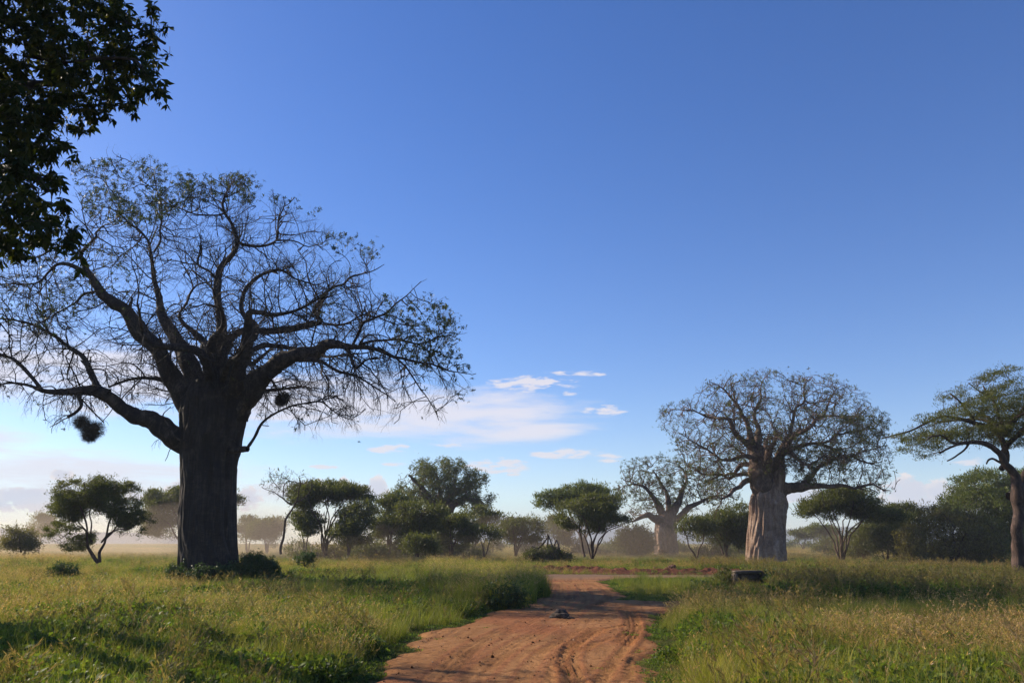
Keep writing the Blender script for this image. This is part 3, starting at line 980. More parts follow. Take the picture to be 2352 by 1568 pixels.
        if len(q):
            sp = leaf.get('spread', .1)
            c = tn[q] + rng.normal(0, 1, (len(q), 3)) * np.array([sp, sp, sp * leaf.get('flat', 1)])
            if leaf.get('fill', 0) > 0 and kind != 'palm':
                pl = np.array(env, float); k_ = Y / 1860.0
                ar = abs(np.sum(pl[:, 0] * np.roll(pl[:, 1], -1) - np.roll(pl[:, 0], -1) * pl[:, 1])) / 2 * k_ * k_
                nf = int(min(ar * tmax * 1.3 * leaf['fill'], leaf.get('fmax', 26000)))
                cl = sample_env(env, Y, max(nf // 34, 10), rng, 1.0, tmax, clump, flatk=flatk, thr=leaf.get('thr', .46), ragged=rg_)
                qq = rng.randint(0, len(cl), nf)
                extra = cl[qq] + rng.normal(0, 1, (nf, 3)) * np.array([sp * 1.1, sp * 1.1, sp * .5])
                c = np.vstack([c, extra]); tdn = np.vstack([tdn, rdir(nf, rng) * .5 + np.array([0, 0, .6])]); q = np.concatenate([q, np.arange(len(tdn) - nf, len(tdn))])
            if kind == 'palm':
                V, Fq = palmate(c, norm(tdn[q] + rng.normal(0, .4, (len(q), 3))), leaf['size'], rng, leaf.get('k', 5), leaf.get('droop', .5))
            else:
                d = norm(tdn[q] * .6 + rdir(len(q), rng) + np.array([0, 0, leaf.get('up', 0)]))
                nn = perp(d, rng)
                Lf = leaf['size'] * rng.uniform(.6, 1.3, len(q)); V, Fq = leaf_quads(c, d, nn, Lf, Lf * leaf.get('asp', .4), .1)
            link(leaf_name, mesh_np(leaf_name, V - off, Fq, leafm), root)
    return root

def star_limbs(cu, cv, Y, spec, step=.3):
    """Extra limbs that run towards and away from the viewer: (du, dv, dy, width_px)."""
    def f(rng):
        out = []
        k = Y / 1860.0
        for (du, dv, dy, w) in spec:
            a = P(cu, cv, Y); b = P(cu + du, cv + dv, Y); b[1] += dy
            m1 = a * .65 + b * .35 + np.array([0, 0, .8]) + rng.normal(0, .3, 3); m2 = a * .3 + b * .7 + rng.normal(0, .6, 3)
            out.append(catmull([a, m1, m2, b], [w * k / 2, w * k / 2.8, w * k / 5, w * k / 16], step))
        return out
    return f

# ---- the great baobab on the left
H = 45.0
hero_trunk = [(480, 1330, 150), (480, 1305, 140), (478, 1270, 136), (476, 1200, 132), (478, 1120, 130), (479, 1060, 136), (484, 1000, 150), (489, 950, 158), (492, 910, 150), (494, 880, 120)]
hero_limbs = [
 ([(462, 1050, 50), (440, 1025, 54), (410, 1000, 50), (378, 975, 46), (340, 965, 42), (300, 935, 34), (270, 912, 30)], 0, -2),
 ([(288, 922, 33), (262, 914, 30), (240, 915, 25), (200, 917, 20), (165, 918, 19), (145, 908, 12), (90, 900, 8), (70, 905, 5)], -2, -3.5),
 ([(165, 918, 15), (150, 896, 14), (130, 870, 13), (95, 852, 11), (50, 850, 9), (-10, 858, 8), (-70, 850, 5)], -3, -4),
 ([(75, 846, 8), (45, 828, 8), (0, 803, 7), (-60, 790, 5)], -3.4, -3.6),
 ([(285, 925, 30), (262, 908, 27), (242, 871, 21), (218, 839, 17), (173, 799, 15), (133, 775, 13), (72, 748, 11), (0, 730, 9), (-60, 725, 5)], -2, 0),
 ([(133, 775, 8), (105, 725, 7), (88, 680, 5), (60, 650, 4)], -1, 1),
 ([(420, 905, 20), (403, 890, 22), (387, 882, 18), (355, 875, 14), (330, 880, 12), (306, 890, 11), (282, 904, 9)], 0, -1.8),
 ([(240, 914, 16), (234, 932, 15), (238, 950, 14), (226, 966, 13), (212, 974, 12)], -2.6, -2.6),
 ([(470, 980, 60), (440, 930, 60), (405, 866, 50), (376, 813, 46), (347, 769, 40), (318, 731, 34), (288, 705, 28), (259, 665, 20), (250, 630, 14), (290, 590, 10)], 0, -3.5),
 ([(259, 668, 18), (225, 652, 13), (180, 690, 9), (130, 705, 7), (80, 720, 5)], -3, -5),
 ([(288, 705, 12), (262, 715, 11), (240, 745, 9), (200, 770, 7), (160, 800, 4)], -3, -4),
 ([(250, 632, 12), (215, 615, 10), (170, 640, 8), (120, 650, 6), (70, 640, 5), (20, 650, 4)], -3.5, -4),
 ([(480, 960, 50), (455, 880, 48), (420, 807, 40), (394, 772, 36), (367, 728, 30), (356, 699, 24), (352, 665, 20), (349, 637, 17), (334, 585, 14), (328, 549, 12), (308, 520, 11), (283, 500, 9), (258, 476, 8), (205, 456, 6), (165, 448, 4)], 0, 1.5),
 ([(330, 560, 10), (345, 535, 10), (350, 500, 9), (354, 462, 8), (346, 418, 6), (345, 385, 4)], 1.4, .5),
 ([(308, 520, 9), (290, 540, 8), (250, 560, 7), (215, 590, 5)], 1.2, 2),
 ([(352, 470, 6), (380, 450, 6), (410, 430, 5), (430, 415, 3)], 1, 2),
 ([(258, 476, 6), (245, 440, 5), (225, 405, 4), (200, 385, 3)], 1, 0),
 ([(470, 900, 36), (452, 800, 32), (440, 770, 26), (429, 758, 22), (405, 734, 20), (376, 705, 16), (370, 675, 13), (379, 637, 11), (381, 608, 9), (420, 590, 7), (445, 575, 4)], 1, 5),
 ([(500, 930, 46), (508, 880, 40), (508, 822, 36), (512, 778, 32), (511, 734, 27), (508, 690, 25), (508, 655, 23), (520, 631, 20), (543, 600, 17), (555, 573, 16), (546, 535, 13), (531, 505, 11), (538, 470, 9), (560, 430, 5)], 0, -1.5),
 ([(531, 508, 10), (517, 520, 9), (490, 528, 8), (469, 529, 7), (425, 517, 5), (400, 490, 3)], -1.2, -3),
 ([(555, 573, 14), (581, 579, 13), (610, 574, 11), (634, 552, 10), (630, 520, 8), (634, 491, 7), (655, 465, 4)], -1.3, 1),
 ([(509, 650, 11), (500, 637, 11), (475, 623, 10), (486, 594, 9), (493, 575, 7), (497, 568, 5)], -1, -2),
 ([(520, 900, 40), (532, 850, 36), (545, 800, 32), (549, 778, 30), (562, 749, 28), (556, 722, 22), (540, 708, 20), (529, 684, 18), (532, 655, 16), (537, 632, 15), (555, 608, 14), (605, 588, 12), (640, 602, 10), (693, 617, 8), (740, 600, 5)], 1, 3),
 ([(545, 910, 46), (572, 865, 40), (590, 820, 34), (606, 785, 26), (622, 757, 20), (669, 760, 15), (728, 758, 12), (790, 740, 7)], -1, -5),
 ([(480, 810, 26), (499, 757, 24), (537, 743, 22), (575, 738, 22), (640, 731, 24), (684, 716, 24), (713, 708, 20), (698, 684, 14), (712, 660, 14), (728, 640, 13), (751, 626, 12), (789, 593, 10), (824, 579, 7), (862, 561, 4)], 2, 3.5),
 ([(700, 690, 11), (716, 640, 9), (722, 614, 8), (739, 588, 6), (742, 570, 4)], 3, 5),
 ([(713, 708, 14), (760, 715, 11), (810, 712, 8), (870, 690, 5)], 3.4, 1),
 ([(555, 800, 20), (581, 778, 20), (630, 772, 16), (690, 778, 13), (760, 770, 10), (840, 745, 6)], 1, 6),
 ([(540, 960, 70), (570, 905, 72), (590, 884, 66), (611, 872, 56), (640, 854, 46), (669, 837, 40), (713, 825, 36), (742, 816, 32), (775, 801, 28), (801, 810, 22), (845, 807, 19), (880, 815, 15), (919, 833, 12), (1000, 855, 9), (1060, 875, 6), (1100, 886, 4)], 0, -2.5),
 ([(800, 808, 18), (810, 820, 16), (820, 838, 14), (835, 866, 12), (863, 853, 9), (903, 845, 6)], -1.5, -3),
 ([(822, 808, 12), (839, 787, 12), (854, 769, 11), (898, 749, 9), (935, 725, 7), (965, 705, 5), (990, 685, 3)], -1.6, -4),
 ([(845, 807, 12), (900, 795, 10), (956, 790, 9), (1000, 775, 7), (1044, 755, 4)], -1.8, 1),
 ([(700, 833, 20), (742, 847, 15), (770, 860, 13), (799, 875, 12), (839, 895, 10), (899, 928, 6), (930, 950, 4)], -1, -4),
 ([(880, 815, 10), (930, 850, 9), (970, 890, 7), (995, 930, 5), (1005, 960, 3)], -2, 0),
 ([(535, 1036, 26), (552, 1036, 22), (575, 1034, 20), (590, 1033, 18)], -.5, -1.2),
 ([(582, 1032, 13), (600, 1012, 12), (640, 968, 11), (680, 941, 10), (735, 933, 9), (762, 938, 7), (800, 962, 5), (828, 975, 3)], -1, -2.5),
 ([(628, 872, 11), (640, 890, 10), (654, 910, 9), (678, 939, 8)], -.8, -1.6),
 ([(680, 941, 6), (690, 960, 5), (705, 985, 3)], -1.6, -1),
 ([(450, 1020, 10), (428, 1010, 9), (415, 985, 7), (405, 965, 7), (425, 950, 5)], -1.5, -2.2),
]
hero_env = [(-60, 600), (0, 600), (50, 560), (110, 550), (165, 520), (190, 470), (170, 450), (160, 385), (230, 368), (345, 357), (400, 390), (440, 412), (480, 417), (560, 402), (620, 430),
            (640, 462), (715, 452), (730, 510), (800, 545), (880, 562), (872, 595), (845, 640), (880, 680), (930, 690), (990, 674), (1050, 720), (1065, 800), (1060, 840),
            (1108, 885), (1070, 905), (1010, 975), (980, 955), (930, 930), (905, 975), (830, 990), (780, 980), (735, 1010), (700, 1015), (665, 975), (640, 990), (590, 960), (575, 925),
            (560, 890), (420, 890), (400, 945), (330, 935), (310, 955), (240, 950), (200, 935), (140, 985), (60, 950), (20, 900), (-40, 880), (-120, 800), (-150, 700), (-120, 620)]
hero_leaf = [([(150, 370), (450, 360), (450, 480), (380, 500), (300, 520), (200, 500)], .9),
             ([(450, 395), (650, 395), (730, 440), (740, 500), (640, 470), (450, 460)], .7),
             ([(740, 530), (890, 540), (890, 600), (760, 590)], .9),
             ([(-200, 560), (180, 560), (230, 620), (150, 760), (-200, 800)], .2),
             ([(180, 560), (330, 560), (330, 700), (200, 720)], .2),
             ([(700, 620), (790, 630), (790, 730), (700, 720)], .2),
             ([(880, 670), (1100, 670), (1100, 860), (980, 850), (900, 800)], .85),
             ([(1040, 850), (1130, 850), (1130, 920), (1040, 920)], .4)]
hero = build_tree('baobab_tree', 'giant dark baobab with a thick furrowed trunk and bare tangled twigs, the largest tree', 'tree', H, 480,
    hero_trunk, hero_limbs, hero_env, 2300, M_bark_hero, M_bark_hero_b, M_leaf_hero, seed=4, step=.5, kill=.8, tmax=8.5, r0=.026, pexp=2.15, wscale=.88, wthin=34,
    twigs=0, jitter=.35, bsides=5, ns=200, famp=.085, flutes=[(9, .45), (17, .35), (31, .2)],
    levels=[dict(spacing=.60, length=2.8, nseg=9, r0=.042, angle=48, wander=.18), dict(spacing=.34, length=1.3, nseg=6, r0=.019, angle=48, wander=.24, droop=.3), dict(spacing=.24, length=.8, nseg=5, r0=.0125, angle=45, wander=.22, droop=.4, taper=.5, trim=False)],
    leaf=dict(kind='palm', size=.17, p=.015, spread=.05, k=6, droop=.35, max=60000), leaf_regions=hero_leaf,
    extra_limbs=star_limbs(492, 920, H, [(-60, -170, 6.5, 34), (90, -200, 6, 30), (-60, -150, -6.5, 28), (80, -190, -6, 28), (150, -80, 6, 20), (-150, -60, 5, 20), (170, -120, -5.5, 18)]))

# ---- the pale baobab on the right
B2 = 85.0
b2_trunk = [(1762, 1300, 91), (1762, 1283, 88), (1762, 1230, 82), (1765, 1180, 79), (1766, 1155, 82), (1765, 1138, 76), (1765, 1126, 60), (1766, 1116, 34)]
b2_limbs = [
 ([(1776, 1170, 40), (1781, 1140, 44), (1785, 1112, 38), (1789, 1085, 32), (1793, 1068, 26)], -.6, -.4),
 ([(1754, 1170, 40), (1749, 1135, 50), (1744, 1100, 50), (1740, 1065, 42), (1736, 1035, 32)], -.3, -.3),
 ([(1755, 1130, 50), (1745, 1095, 54), (1740, 1062, 46), (1738, 1040, 36), (1722, 1024, 26), (1712, 1005, 18), (1708, 980, 14), (1693, 947, 12), (1675, 925, 9), (1655, 905, 7), (1634, 892, 5), (1615, 880, 3)], 0, -2),
 ([(1738, 1040, 24), (1710, 1022, 18), (1690, 1008, 15), (1678, 998, 14), (1668, 972, 12), (1640, 966, 9), (1612, 961, 8), (1585, 950, 6), (1561, 950, 5), (1530, 955, 4), (1508, 961, 3)], -.5, -3),
 ([(1735, 1060, 20), (1700, 1053, 13), (1653, 1056, 10), (1625, 1047, 8), (1598, 1038, 7), (1560, 1015, 5), (1532, 1002, 3)], -1, -4),
 ([(1775, 1120, 40), (1786, 1090, 34), (1790, 1060, 30), (1798, 1035, 22), (1817, 1009, 16), (1846, 991, 13), (1871, 972, 12), (1888, 955, 10), (1901, 943, 8), (1912, 915, 6), (1925, 890, 4)], 0, 1),
 ([(1742, 1045, 24), (1744, 1015, 20), (1748, 985, 14), (1741, 958, 11), (1744, 925, 10), (1752, 900, 7), (1759, 877, 5), (1770, 858, 3)], 0, 2),
 ([(1795, 1040, 16), (1808, 1000, 13), (1816, 970, 11), (1813, 945, 9), (1835, 925, 7), (1838, 890, 5), (1850, 868, 3)], 0, -2.5),
 ([(1785, 1135, 34), (1800, 1126, 30), (1822, 1120, 26), (1846, 1119, 20), (1890, 1119, 13), (1945, 1115, 10), (2000, 1119, 6), (2040, 1125, 3)], 0, -1.5),
 ([(1835, 1120, 20), (1850, 1105, 17), (1864, 1090, 15), (1901, 1062, 12), (1945, 1046, 10), (2000, 1057, 7), (2036, 1068, 4)], -.5, 2),
 ([(1798, 1040, 14), (1828, 1031, 12), (1871, 1024, 11), (1926, 1046, 8), (1970, 1040, 5), (2010, 1030, 3)], 0, -3),
 ([(1871, 1024, 9), (1910, 1005, 8), (1945, 1000, 7), (1985, 990, 6), (2018, 985, 4)], -1, 1),
 ([(1888, 955, 8), (1930, 948, 7), (1980, 945, 5), (2030, 945, 3)], 1, 3),
 ([(1750, 1115, 18), (1725, 1108, 17), (1697, 1115, 14), (1671, 1128, 11), (1650, 1140, 8), (1640, 1147, 4)], 0, -2.5),
 ([(1728, 1090, 14), (1690, 1088, 11), (1640, 1085, 9), (1590, 1075, 5)], 0, 2),
]
b2_env = [(1505, 965), (1520, 935), (1590, 918), (1600, 882), (1660, 872), (1720, 850), (1800, 848), (1850, 866), (1890, 860), (1945, 880), (1990, 905), (1995, 938), (2045, 945),
          (2030, 1000), (2042, 1040), (2058, 1062), (2042, 1080), (2056, 1130), (2000, 1132), (1960, 1118), (1900, 1125), (1850, 1108), (1808, 1095), (1735, 1085), (1700, 1100), (1640, 1150),
          (1600, 1120), (1565, 1070), (1540, 1030), (1530, 1000)]
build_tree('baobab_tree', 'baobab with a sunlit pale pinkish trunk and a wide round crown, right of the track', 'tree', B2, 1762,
    b2_trunk, b2_limbs, b2_env, 2000, M_bark_pale2, M_bark_pale_b, M_leaf_bao, seed=11, stems_lit=1, wthin=20, step=.55, kill=.9, tmax=9, r0=.036, pexp=2.15, wscale=.91,  # first stem coloured as sunlit; the left one keeps darker bark for shade
    twigs=0, jitter=.4, bsides=5, ns=220, famp=.15, flutes=[(5, .5), (8, .35), (19, .25)],
    levels=[dict(spacing=.7, length=2.5, nseg=8, r0=.055, angle=50, wander=.22, droop=.05), dict(spacing=.42, length=1.4, nseg=5, r0=.032, angle=48, wander=.22, droop=.1), dict(spacing=.30, length=.7, nseg=4, r0=.02, angle=45, wander=.22, droop=.1, taper=.5, trim=False)],
    leaf=dict(kind='palm', size=.25, p=.42, spread=.1, k=4, droop=.2, max=60000),
    leaf_regions=[([(1830, 960), (2070, 930), (2070, 1140), (1820, 1140)], 1.1), ([(1540, 1050), (1740, 1050), (1740, 1150), (1540, 1150)], .8), ([(1740, 850), (1850, 850), (1850, 900), (1740, 900)], .6)],
    extra_limbs=star_limbs(1765, 1090, B2, [(-50, -90, 7, 22), (40, -100, 7, 22), (-30, -80, -7, 22), (50, -90, -6.5, 20), (90, -40, -6, 16), (-90, -50, 6, 16)]))

# ---- the smaller baobab behind it, with two stems coloured pale for the sunlight on them
B3 = 122.0
b3_env = [(1408, 1110), (1420, 1065), (1470, 1046), (1540, 1045), (1600, 1062), (1660, 1090), (1700, 1130), (1690, 1165), (1640, 1168), (1600, 1170), (1562, 1185), (1535, 1185), (1490, 1190), (1440, 1192), (1418, 1150)]
build_tree('baobab_tree', 'smaller grey baobab with two stems coloured sunlit-pale at its foot, left of the pale-trunked baobab', 'tree', B3, 1532,
    [(1530, 1290, 64), (1530, 1270, 62), (1529, 1240, 58), (1529, 1210, 56), (1531, 1190, 54), (1534, 1175, 40)],
    [([(1512, 1262, 16), (1508, 1240, 16), (1510, 1215, 17), (1516, 1200, 14)], -2.3, -1.6), ([(1522, 1265, 9), (1520, 1240, 9), (1520, 1215, 9), (1528, 1200, 9)], -2.6, -1.9),
     ([(1525, 1200, 26), (1505, 1190, 22), (1480, 1183, 15), (1455, 1192, 9), (1435, 1188, 4)], -1, -3),
     ([(1525, 1190, 26), (1510, 1160, 20), (1490, 1135, 13), (1470, 1118, 9), (1445, 1112, 6), (1420, 1120, 3)], 0, -2),
     ([(1535, 1185, 22), (1535, 1150, 16), (1525, 1120, 11), (1515, 1095, 8), (1500, 1070, 4)], 0, 1),
     ([(1540, 1190, 26), (1560, 1150, 18), (1575, 1120, 12), (1580, 1090, 8), (1570, 1065, 4)], 0, 2),
     ([(1545, 1200, 24), (1570, 1175, 18), (1600, 1155, 13), (1640, 1140, 8), (1685, 1145, 4)], 0, -2)],
    b3_env, 1200, M_bark_pale_b, M_bark_pale_b, M_leaf_bao, seed=13, step=.7, kill=1.1, tmax=7, r0=.045, wscale=.8, wthin=18, twigs=0, stems_lit=2, jitter=.4, ns=90, famp=.12,
    levels=[dict(spacing=.8, length=2.2, nseg=6, r0=.055, angle=50, wander=.22, droop=.05), dict(spacing=.45, length=1.3, nseg=4, r0=.036, angle=48, wander=.22, droop=.05)],
    leaf=dict(kind='palm', size=.28, p=2.4, spread=.15, k=4, max=40000))

# ---- leafy baobab behind the thicket
B4 = 135.0
b4_env = [(912, 1120), (918, 1085), (928, 1068), (960, 1056), (1010, 1050), (1060, 1060), (1100, 1082), (1128, 1100), (1136, 1140), (1122, 1172), (1112, 1190), (1085, 1170), (1050, 1160), (1030, 1150), (985, 1152), (960, 1170), (925, 1165)]
build_tree('baobab_tree', 'leafy dark green baobab with a broad domed crown rising behind the acacia thicket', 'tree', B4, 1010,
    [(1012, 1290, 44), (1012, 1265, 40), (1012, 1220, 36), (1011, 1190, 34), (1010, 1172, 26)],
    [([(1010, 1200, 30), (1000, 1170, 26), (985, 1150, 20), (972, 1120, 12), (955, 1100, 7), (940, 1090, 4)], 0, -2),
     ([(1015, 1195, 26), (1030, 1168, 18), (1050, 1152, 13), (1080, 1146, 9), (1105, 1152, 6), (1115, 1165, 3)], 0, -2),
     ([(1020, 1180, 20), (1040, 1140, 13), (1065, 1125, 9), (1090, 1105, 6), (1110, 1095, 3)], 0, 2),
     ([(1008, 1180, 18), (1010, 1140, 12), (1005, 1110, 8), (1000, 1075, 4)], 0, 1), ([(1010, 1180, 16), (1030, 1130, 10), (1045, 1095, 5)], 0, 4)],
    b4_env, 2600, M_bark_pale_b, M_bark_pale_b, M_leaf_acd, seed=17, step=.55, kill=.7, tmax=8, clump=26, r0=.03, twigs=.8, twig_len=.7, twig_r=.022, jitter=.4, ns=60, famp=.08,
    leaf=dict(kind='palm', size=.32, p=3.2, spread=.35, k=4, max=26000))

# ---- acacias: (label, Y, base u, base v, stems, crown outline, options)
def acacia(name, label, Y, u0, stems, env, nattr=900, leafm=M_leaf_ac, bark=M_bark_ac, seed=1, lp=5.0, size=None, tmax=5, clump=22, group=None, twigs=.8, r0=None, up=.7, lmax=42000, flat=.6, extra=None, step=None, cat='tree', spread=None, asp=.22, jitter=.35, kill=None, ntr=None, twig_len=.5, leaf_regions=None, fill=55, fmax=26000, ws=.72, flatk=2.0, ragged=17):
    k = Y / 1860.0
    st = step or max(.25, .0042 * Y)
    return build_tree(name, label, cat, Y, u0, [], stems, env, nattr, bark, bark, leafm, group=group, seed=seed, step=st, kill=kill or st * 1.25, tmax=tmax, clump=clump,
        r0=r0 or .00016 * Y, pexp=2.3, twigs=twigs, twig_len=twig_len, twig_r=.00012 * Y, jitter=jitter, bsides=3, extra_limbs=extra,
        wscale=ws, leaf=dict(kind='q', flatk=flatk, ragged=ragged, fill=fill, fmax=fmax, size=size or .0040 * Y, p=lp * 1.6, spread=spread or .0032 * Y, flat=flat, up=up, asp=asp, max=lmax), leaf_regions=leaf_regions)

def fan(u, v, tops, w=6, mid=.45, lean=0):
    """Several stems from one foot to the given crown points."""
    out = []
    for i, (a, b, dy) in enumerate(tops):
        m1 = (u + (a - u) * .15 + lean, v + (b - v) * .35, w * .8)
        m2 = (u + (a - u) * mid, v + (b - v) * .68, w * .55)
        out.append(([(u + (i % 3 - 1) * w * .35, v + 6, w), m1, m2, (a, b, w * .25)], 0, dy))
    return out

GT = 'thorn trees scattered over the plain'
acacia('acacia_tree', 'small rounded acacia with spreading bare lower limbs, left of the giant trunk', 62, 222,
    [([(226, 1292, 9), (222, 1270, 9), (214, 1250, 7), (208, 1225, 5), (205, 1190, 4), (190, 1160, 3), (175, 1130, 2)], 0, -1),
     ([(229, 1290, 9), (231, 1265, 8), (233, 1245, 6), (240, 1215, 5), (246, 1180, 4), (250, 1150, 3), (262, 1120, 2)], 0, 1),
     ([(233, 1245, 5), (250, 1228, 5), (275, 1220, 4), (300, 1210, 3), (330, 1205, 2)], 0, -1.5),
     ([(234, 1238, 5), (255, 1205, 4), (280, 1180, 3), (300, 1150, 2)], .5, 2),
     ([(212, 1245, 5), (190, 1220, 4), (165, 1212, 3), (140, 1225, 2), (112, 1240, 1.5)], 0, 1),
     ([(210, 1232, 4), (180, 1200, 3), (150, 1175, 2), (135, 1150, 2)], 0, 2), ([(208, 1225, 4), (215, 1180, 3), (222, 1140, 2), (225, 1110, 2)], 0, -2.2)],
    [(103, 1240), (108, 1215), (140, 1190), (125, 1165), (128, 1120), (150, 1103), (200, 1098), (262, 1095), (268, 1112), (310, 1112), (325, 1140), (322, 1165), (345, 1185), (350, 1215), (310, 1205),
     (290, 1225), (270, 1205), (250, 1180), (210, 1180), (180, 1195), (170, 1225), (215, 1230), (205, 1262), (140, 1265), (180, 1225), (150, 1215)], 1900, M_leaf_acd, seed=21, lp=2.5, fill=520, fmax=80000, asp=.36, ws=.85, flatk=1.2, ragged=14, tmax=3.2, clump=20, r0=.010, size=.135, spread=.13, step=.24, lmax=60000)
acacia('thorn_bush', 'dark round thorn bush at the far left edge of the grassland', 84, 45, fan(48, 1262, [(20, 1232, 1), (45, 1222, -1), (70, 1235, 1), (34, 1225, 1.5), (60, 1228, -1.5)], 3),
    [(8, 1240), (20, 1222), (45, 1214), (70, 1224), (84, 1242), (80, 1262), (10, 1262)], 620, M_leaf_brown, seed=22, lp=3, tmax=1.6, clump=0, cat='bush', up=.2, twigs=2, fill=40)
acacia('acacia_tree', 'hazy flat-topped acacia partly hidden behind the giant baobab trunk', 118, 440, fan(425, 1266, [(360, 1150, 3), (400, 1145, -2), (440, 1140, 3), (480, 1140, -3), (520, 1145, 2), (370, 1180, -2)], 7),
    [(328, 1190), (330, 1150), (350, 1132), (400, 1122), (440, 1118), (500, 1120), (545, 1128), (563, 1145), (548, 1162), (500, 1160), (440, 1175), (400, 1190), (385, 1225), (345, 1232)], 1200, seed=23, group=GT, lp=4)
acacia('acacia_tree', 'small faint acacia fading in the dust left of the rounded acacia', 150, 88, fan(88, 1262, [(70, 1205, 2), (90, 1198, -2), (106, 1200, 2)], 4),
    [(60, 1215), (65, 1200), (90, 1187), (112, 1186), (124, 1200), (120, 1222), (70, 1228)], 400, seed=24, group=GT, tmax=3)
acacia('acacia_tree', 'hazy acacia just right of the giant baobab trunk', 140, 570, fan(568, 1264, [(550, 1205, 2), (570, 1200, -2), (590, 1205, 2)], 4),
    [(540, 1215), (545, 1192), (565, 1184), (590, 1192), (606, 1208), (600, 1232), (548, 1235)], 500, seed=25, group=GT, tmax=3)
acacia('acacia_tree', 'hazy round-topped acacia behind the foot of the leaning bare tree', 135, 615, fan(612, 1264, [(590, 1215, 2), (612, 1205, -2), (640, 1208, 2)], 5),
    [(578, 1225), (585, 1200), (610, 1188), (645, 1190), (655, 1200), (648, 1230), (630, 1252), (590, 1250)], 620, seed=26, group=GT, tmax=3.5)
acacia('leaning_tree', 'thin leaning tree with a nearly bare crooked crown, left end of the thicket', 84, 648,
    [([(645, 1272, 9), (648, 1245, 8), (654, 1210, 7), (657, 1188, 7), (668, 1168, 6), (674, 1158, 5), (684, 1140, 4), (690, 1118, 4), (688, 1100, 3), (686, 1088, 2)], 0, 0),
     ([(672, 1160, 5), (655, 1145, 4), (640, 1135, 3), (625, 1120, 2), (605, 1112, 2)], 0, -1), ([(650, 1142, 3), (650, 1118, 3), (660, 1105, 3), (645, 1095, 2), (640, 1078, 1.5)], 0, 1),
     ([(660, 1105, 2.5), (675, 1100, 2), (690, 1098, 2), (715, 1093, 1.5)], 0, 1.5), ([(645, 1125, 2.5), (630, 1105, 2), (625, 1090, 1.5)], 0, -1.5),
     ([(676, 1155, 4), (700, 1140, 3), (712, 1120, 2), (716, 1100, 1.5)], 0, 1)],
    [(600, 1118), (604, 1108), (625, 1098), (622, 1082), (640, 1070), (655, 1080), (690, 1092), (718, 1090), (716, 1110), (700, 1130), (690, 1150), (650, 1150), (620, 1135)], 420, M_leaf_acd, seed=27, fill=1.0, lp=.12, tmax=2.6, clump=0, twigs=1.5, r0=.018, jitter=.55)
acacia('umbrella_acacia', 'wide umbrella acacia with a flat dark crown over many stems, left side of the thicket', 96, 752,
    fan(748, 1268, [(690, 1150, 2), (715, 1140, -3), (740, 1130, 3), (765, 1128, -2), (790, 1130, 3), (815, 1138, -2), (840, 1146, 1), (760, 1140, 4)], 6) + fan(700, 1266, [(690, 1200, -1), (715, 1190, 1)], 4),
    [(662, 1140), (680, 1118), (720, 1108), (760, 1105), (800, 1112), (835, 1122), (857, 1142), (852, 1152), (800, 1150), (740, 1152), (700, 1165), (740, 1190), (735, 1225), (700, 1240), (672, 1205), (675, 1165)],
    2000, M_leaf_acd, seed=31, lp=5.5, tmax=5.5, clump=16, lmax=60000, jitter=.25, flat=.4)
acacia('acacia_tree', 'bushy acacia filling the space under the right half of the umbrella crown', 92, 800, fan(800, 1268, [(780, 1200, 1), (800, 1180, -2), (825, 1165, 2), (845, 1160, -1), (815, 1200, 2)], 5),
    [(760, 1215), (775, 1185), (800, 1160), (840, 1152), (856, 1165), (852, 1210), (845, 1250), (800, 1256), (765, 1245)], 1100, M_leaf_ac, seed=32, tmax=3, clump=18)
acacia('acacia_tree', 'dome-crowned dark acacia in the thicket, next right of the umbrella crown', 104, 895, fan(893, 1268, [(870, 1165, 2), (890, 1150, -2), (915, 1150, 2), (935, 1165, -2), (905, 1180, 3)], 6),
    [(856, 1170), (862, 1145), (885, 1133), (915, 1134), (940, 1145), (960, 1160), (950, 1185), (945, 1225), (870, 1235), (850, 1210)], 1300, M_leaf_acd, seed=33, tmax=4, clump=20, group=GT)
acacia('acacia_tree', 'broad acacia with a brighter green crown in the middle of the thicket', 90, 965, fan(958, 1270, [(910, 1180, 2), (935, 1172, -2), (965, 1165, 2), (990, 1168, -3), (1010, 1175, 2), (925, 1215, -2), (945, 1200, 2)], 6),
    [(898, 1190), (915, 1165), (945, 1155), (990, 1158), (1020, 1168), (1026, 1185), (1000, 1200), (985, 1235), (950, 1228), (935, 1250), (915, 1240), (918, 1210), (895, 1215)], 1500, M_leaf_ac, seed=34, tmax=4, clump=18)
acacia('acacia_tree', 'low dark acacia at the right end of the thicket, under the leafy baobab', 94, 1040, fan(1036, 1268, [(1000, 1205, 2), (1030, 1195, -2), (1060, 1198, 2), (1080, 1210, -2)], 6),
    [(985, 1215), (1000, 1195), (1035, 1184), (1075, 1190), (1098, 1205), (1095, 1235), (1060, 1258), (1000, 1258), (985, 1240)], 1300, M_leaf_acd, seed=35, tmax=4, clump=18)
acacia('acacia_tree', 'open airy acacia with visible branches right of the thicket', 108, 1087, fan(1086, 1272, [(1065, 1185, 2), (1090, 1172, -2), (1115, 1175, 2), (1135, 1185, -2), (1140, 1200, 2)], 6),
    [(1050, 1185), (1065, 1168), (1100, 1162), (1130, 1172), (1150, 1190), (1140, 1212), (1110, 1215), (1075, 1205)], 900, M_leaf_ac, seed=36, tmax=4, clump=14, lp=2.2, twigs=1.5, fill=20)
acacia('acacia_tree', 'small flat acacia standing low in front of the airy acacia', 92, 1118, fan(1112, 1272, [(1100, 1225, 1), (1115, 1220, -1), (1135, 1222, 1)], 3.5),
    [(1090, 1232), (1100, 1216), (1125, 1212), (1150, 1222), (1152, 1234), (1120, 1240)], 420, M_leaf_ac, seed=37, tmax=2.4)
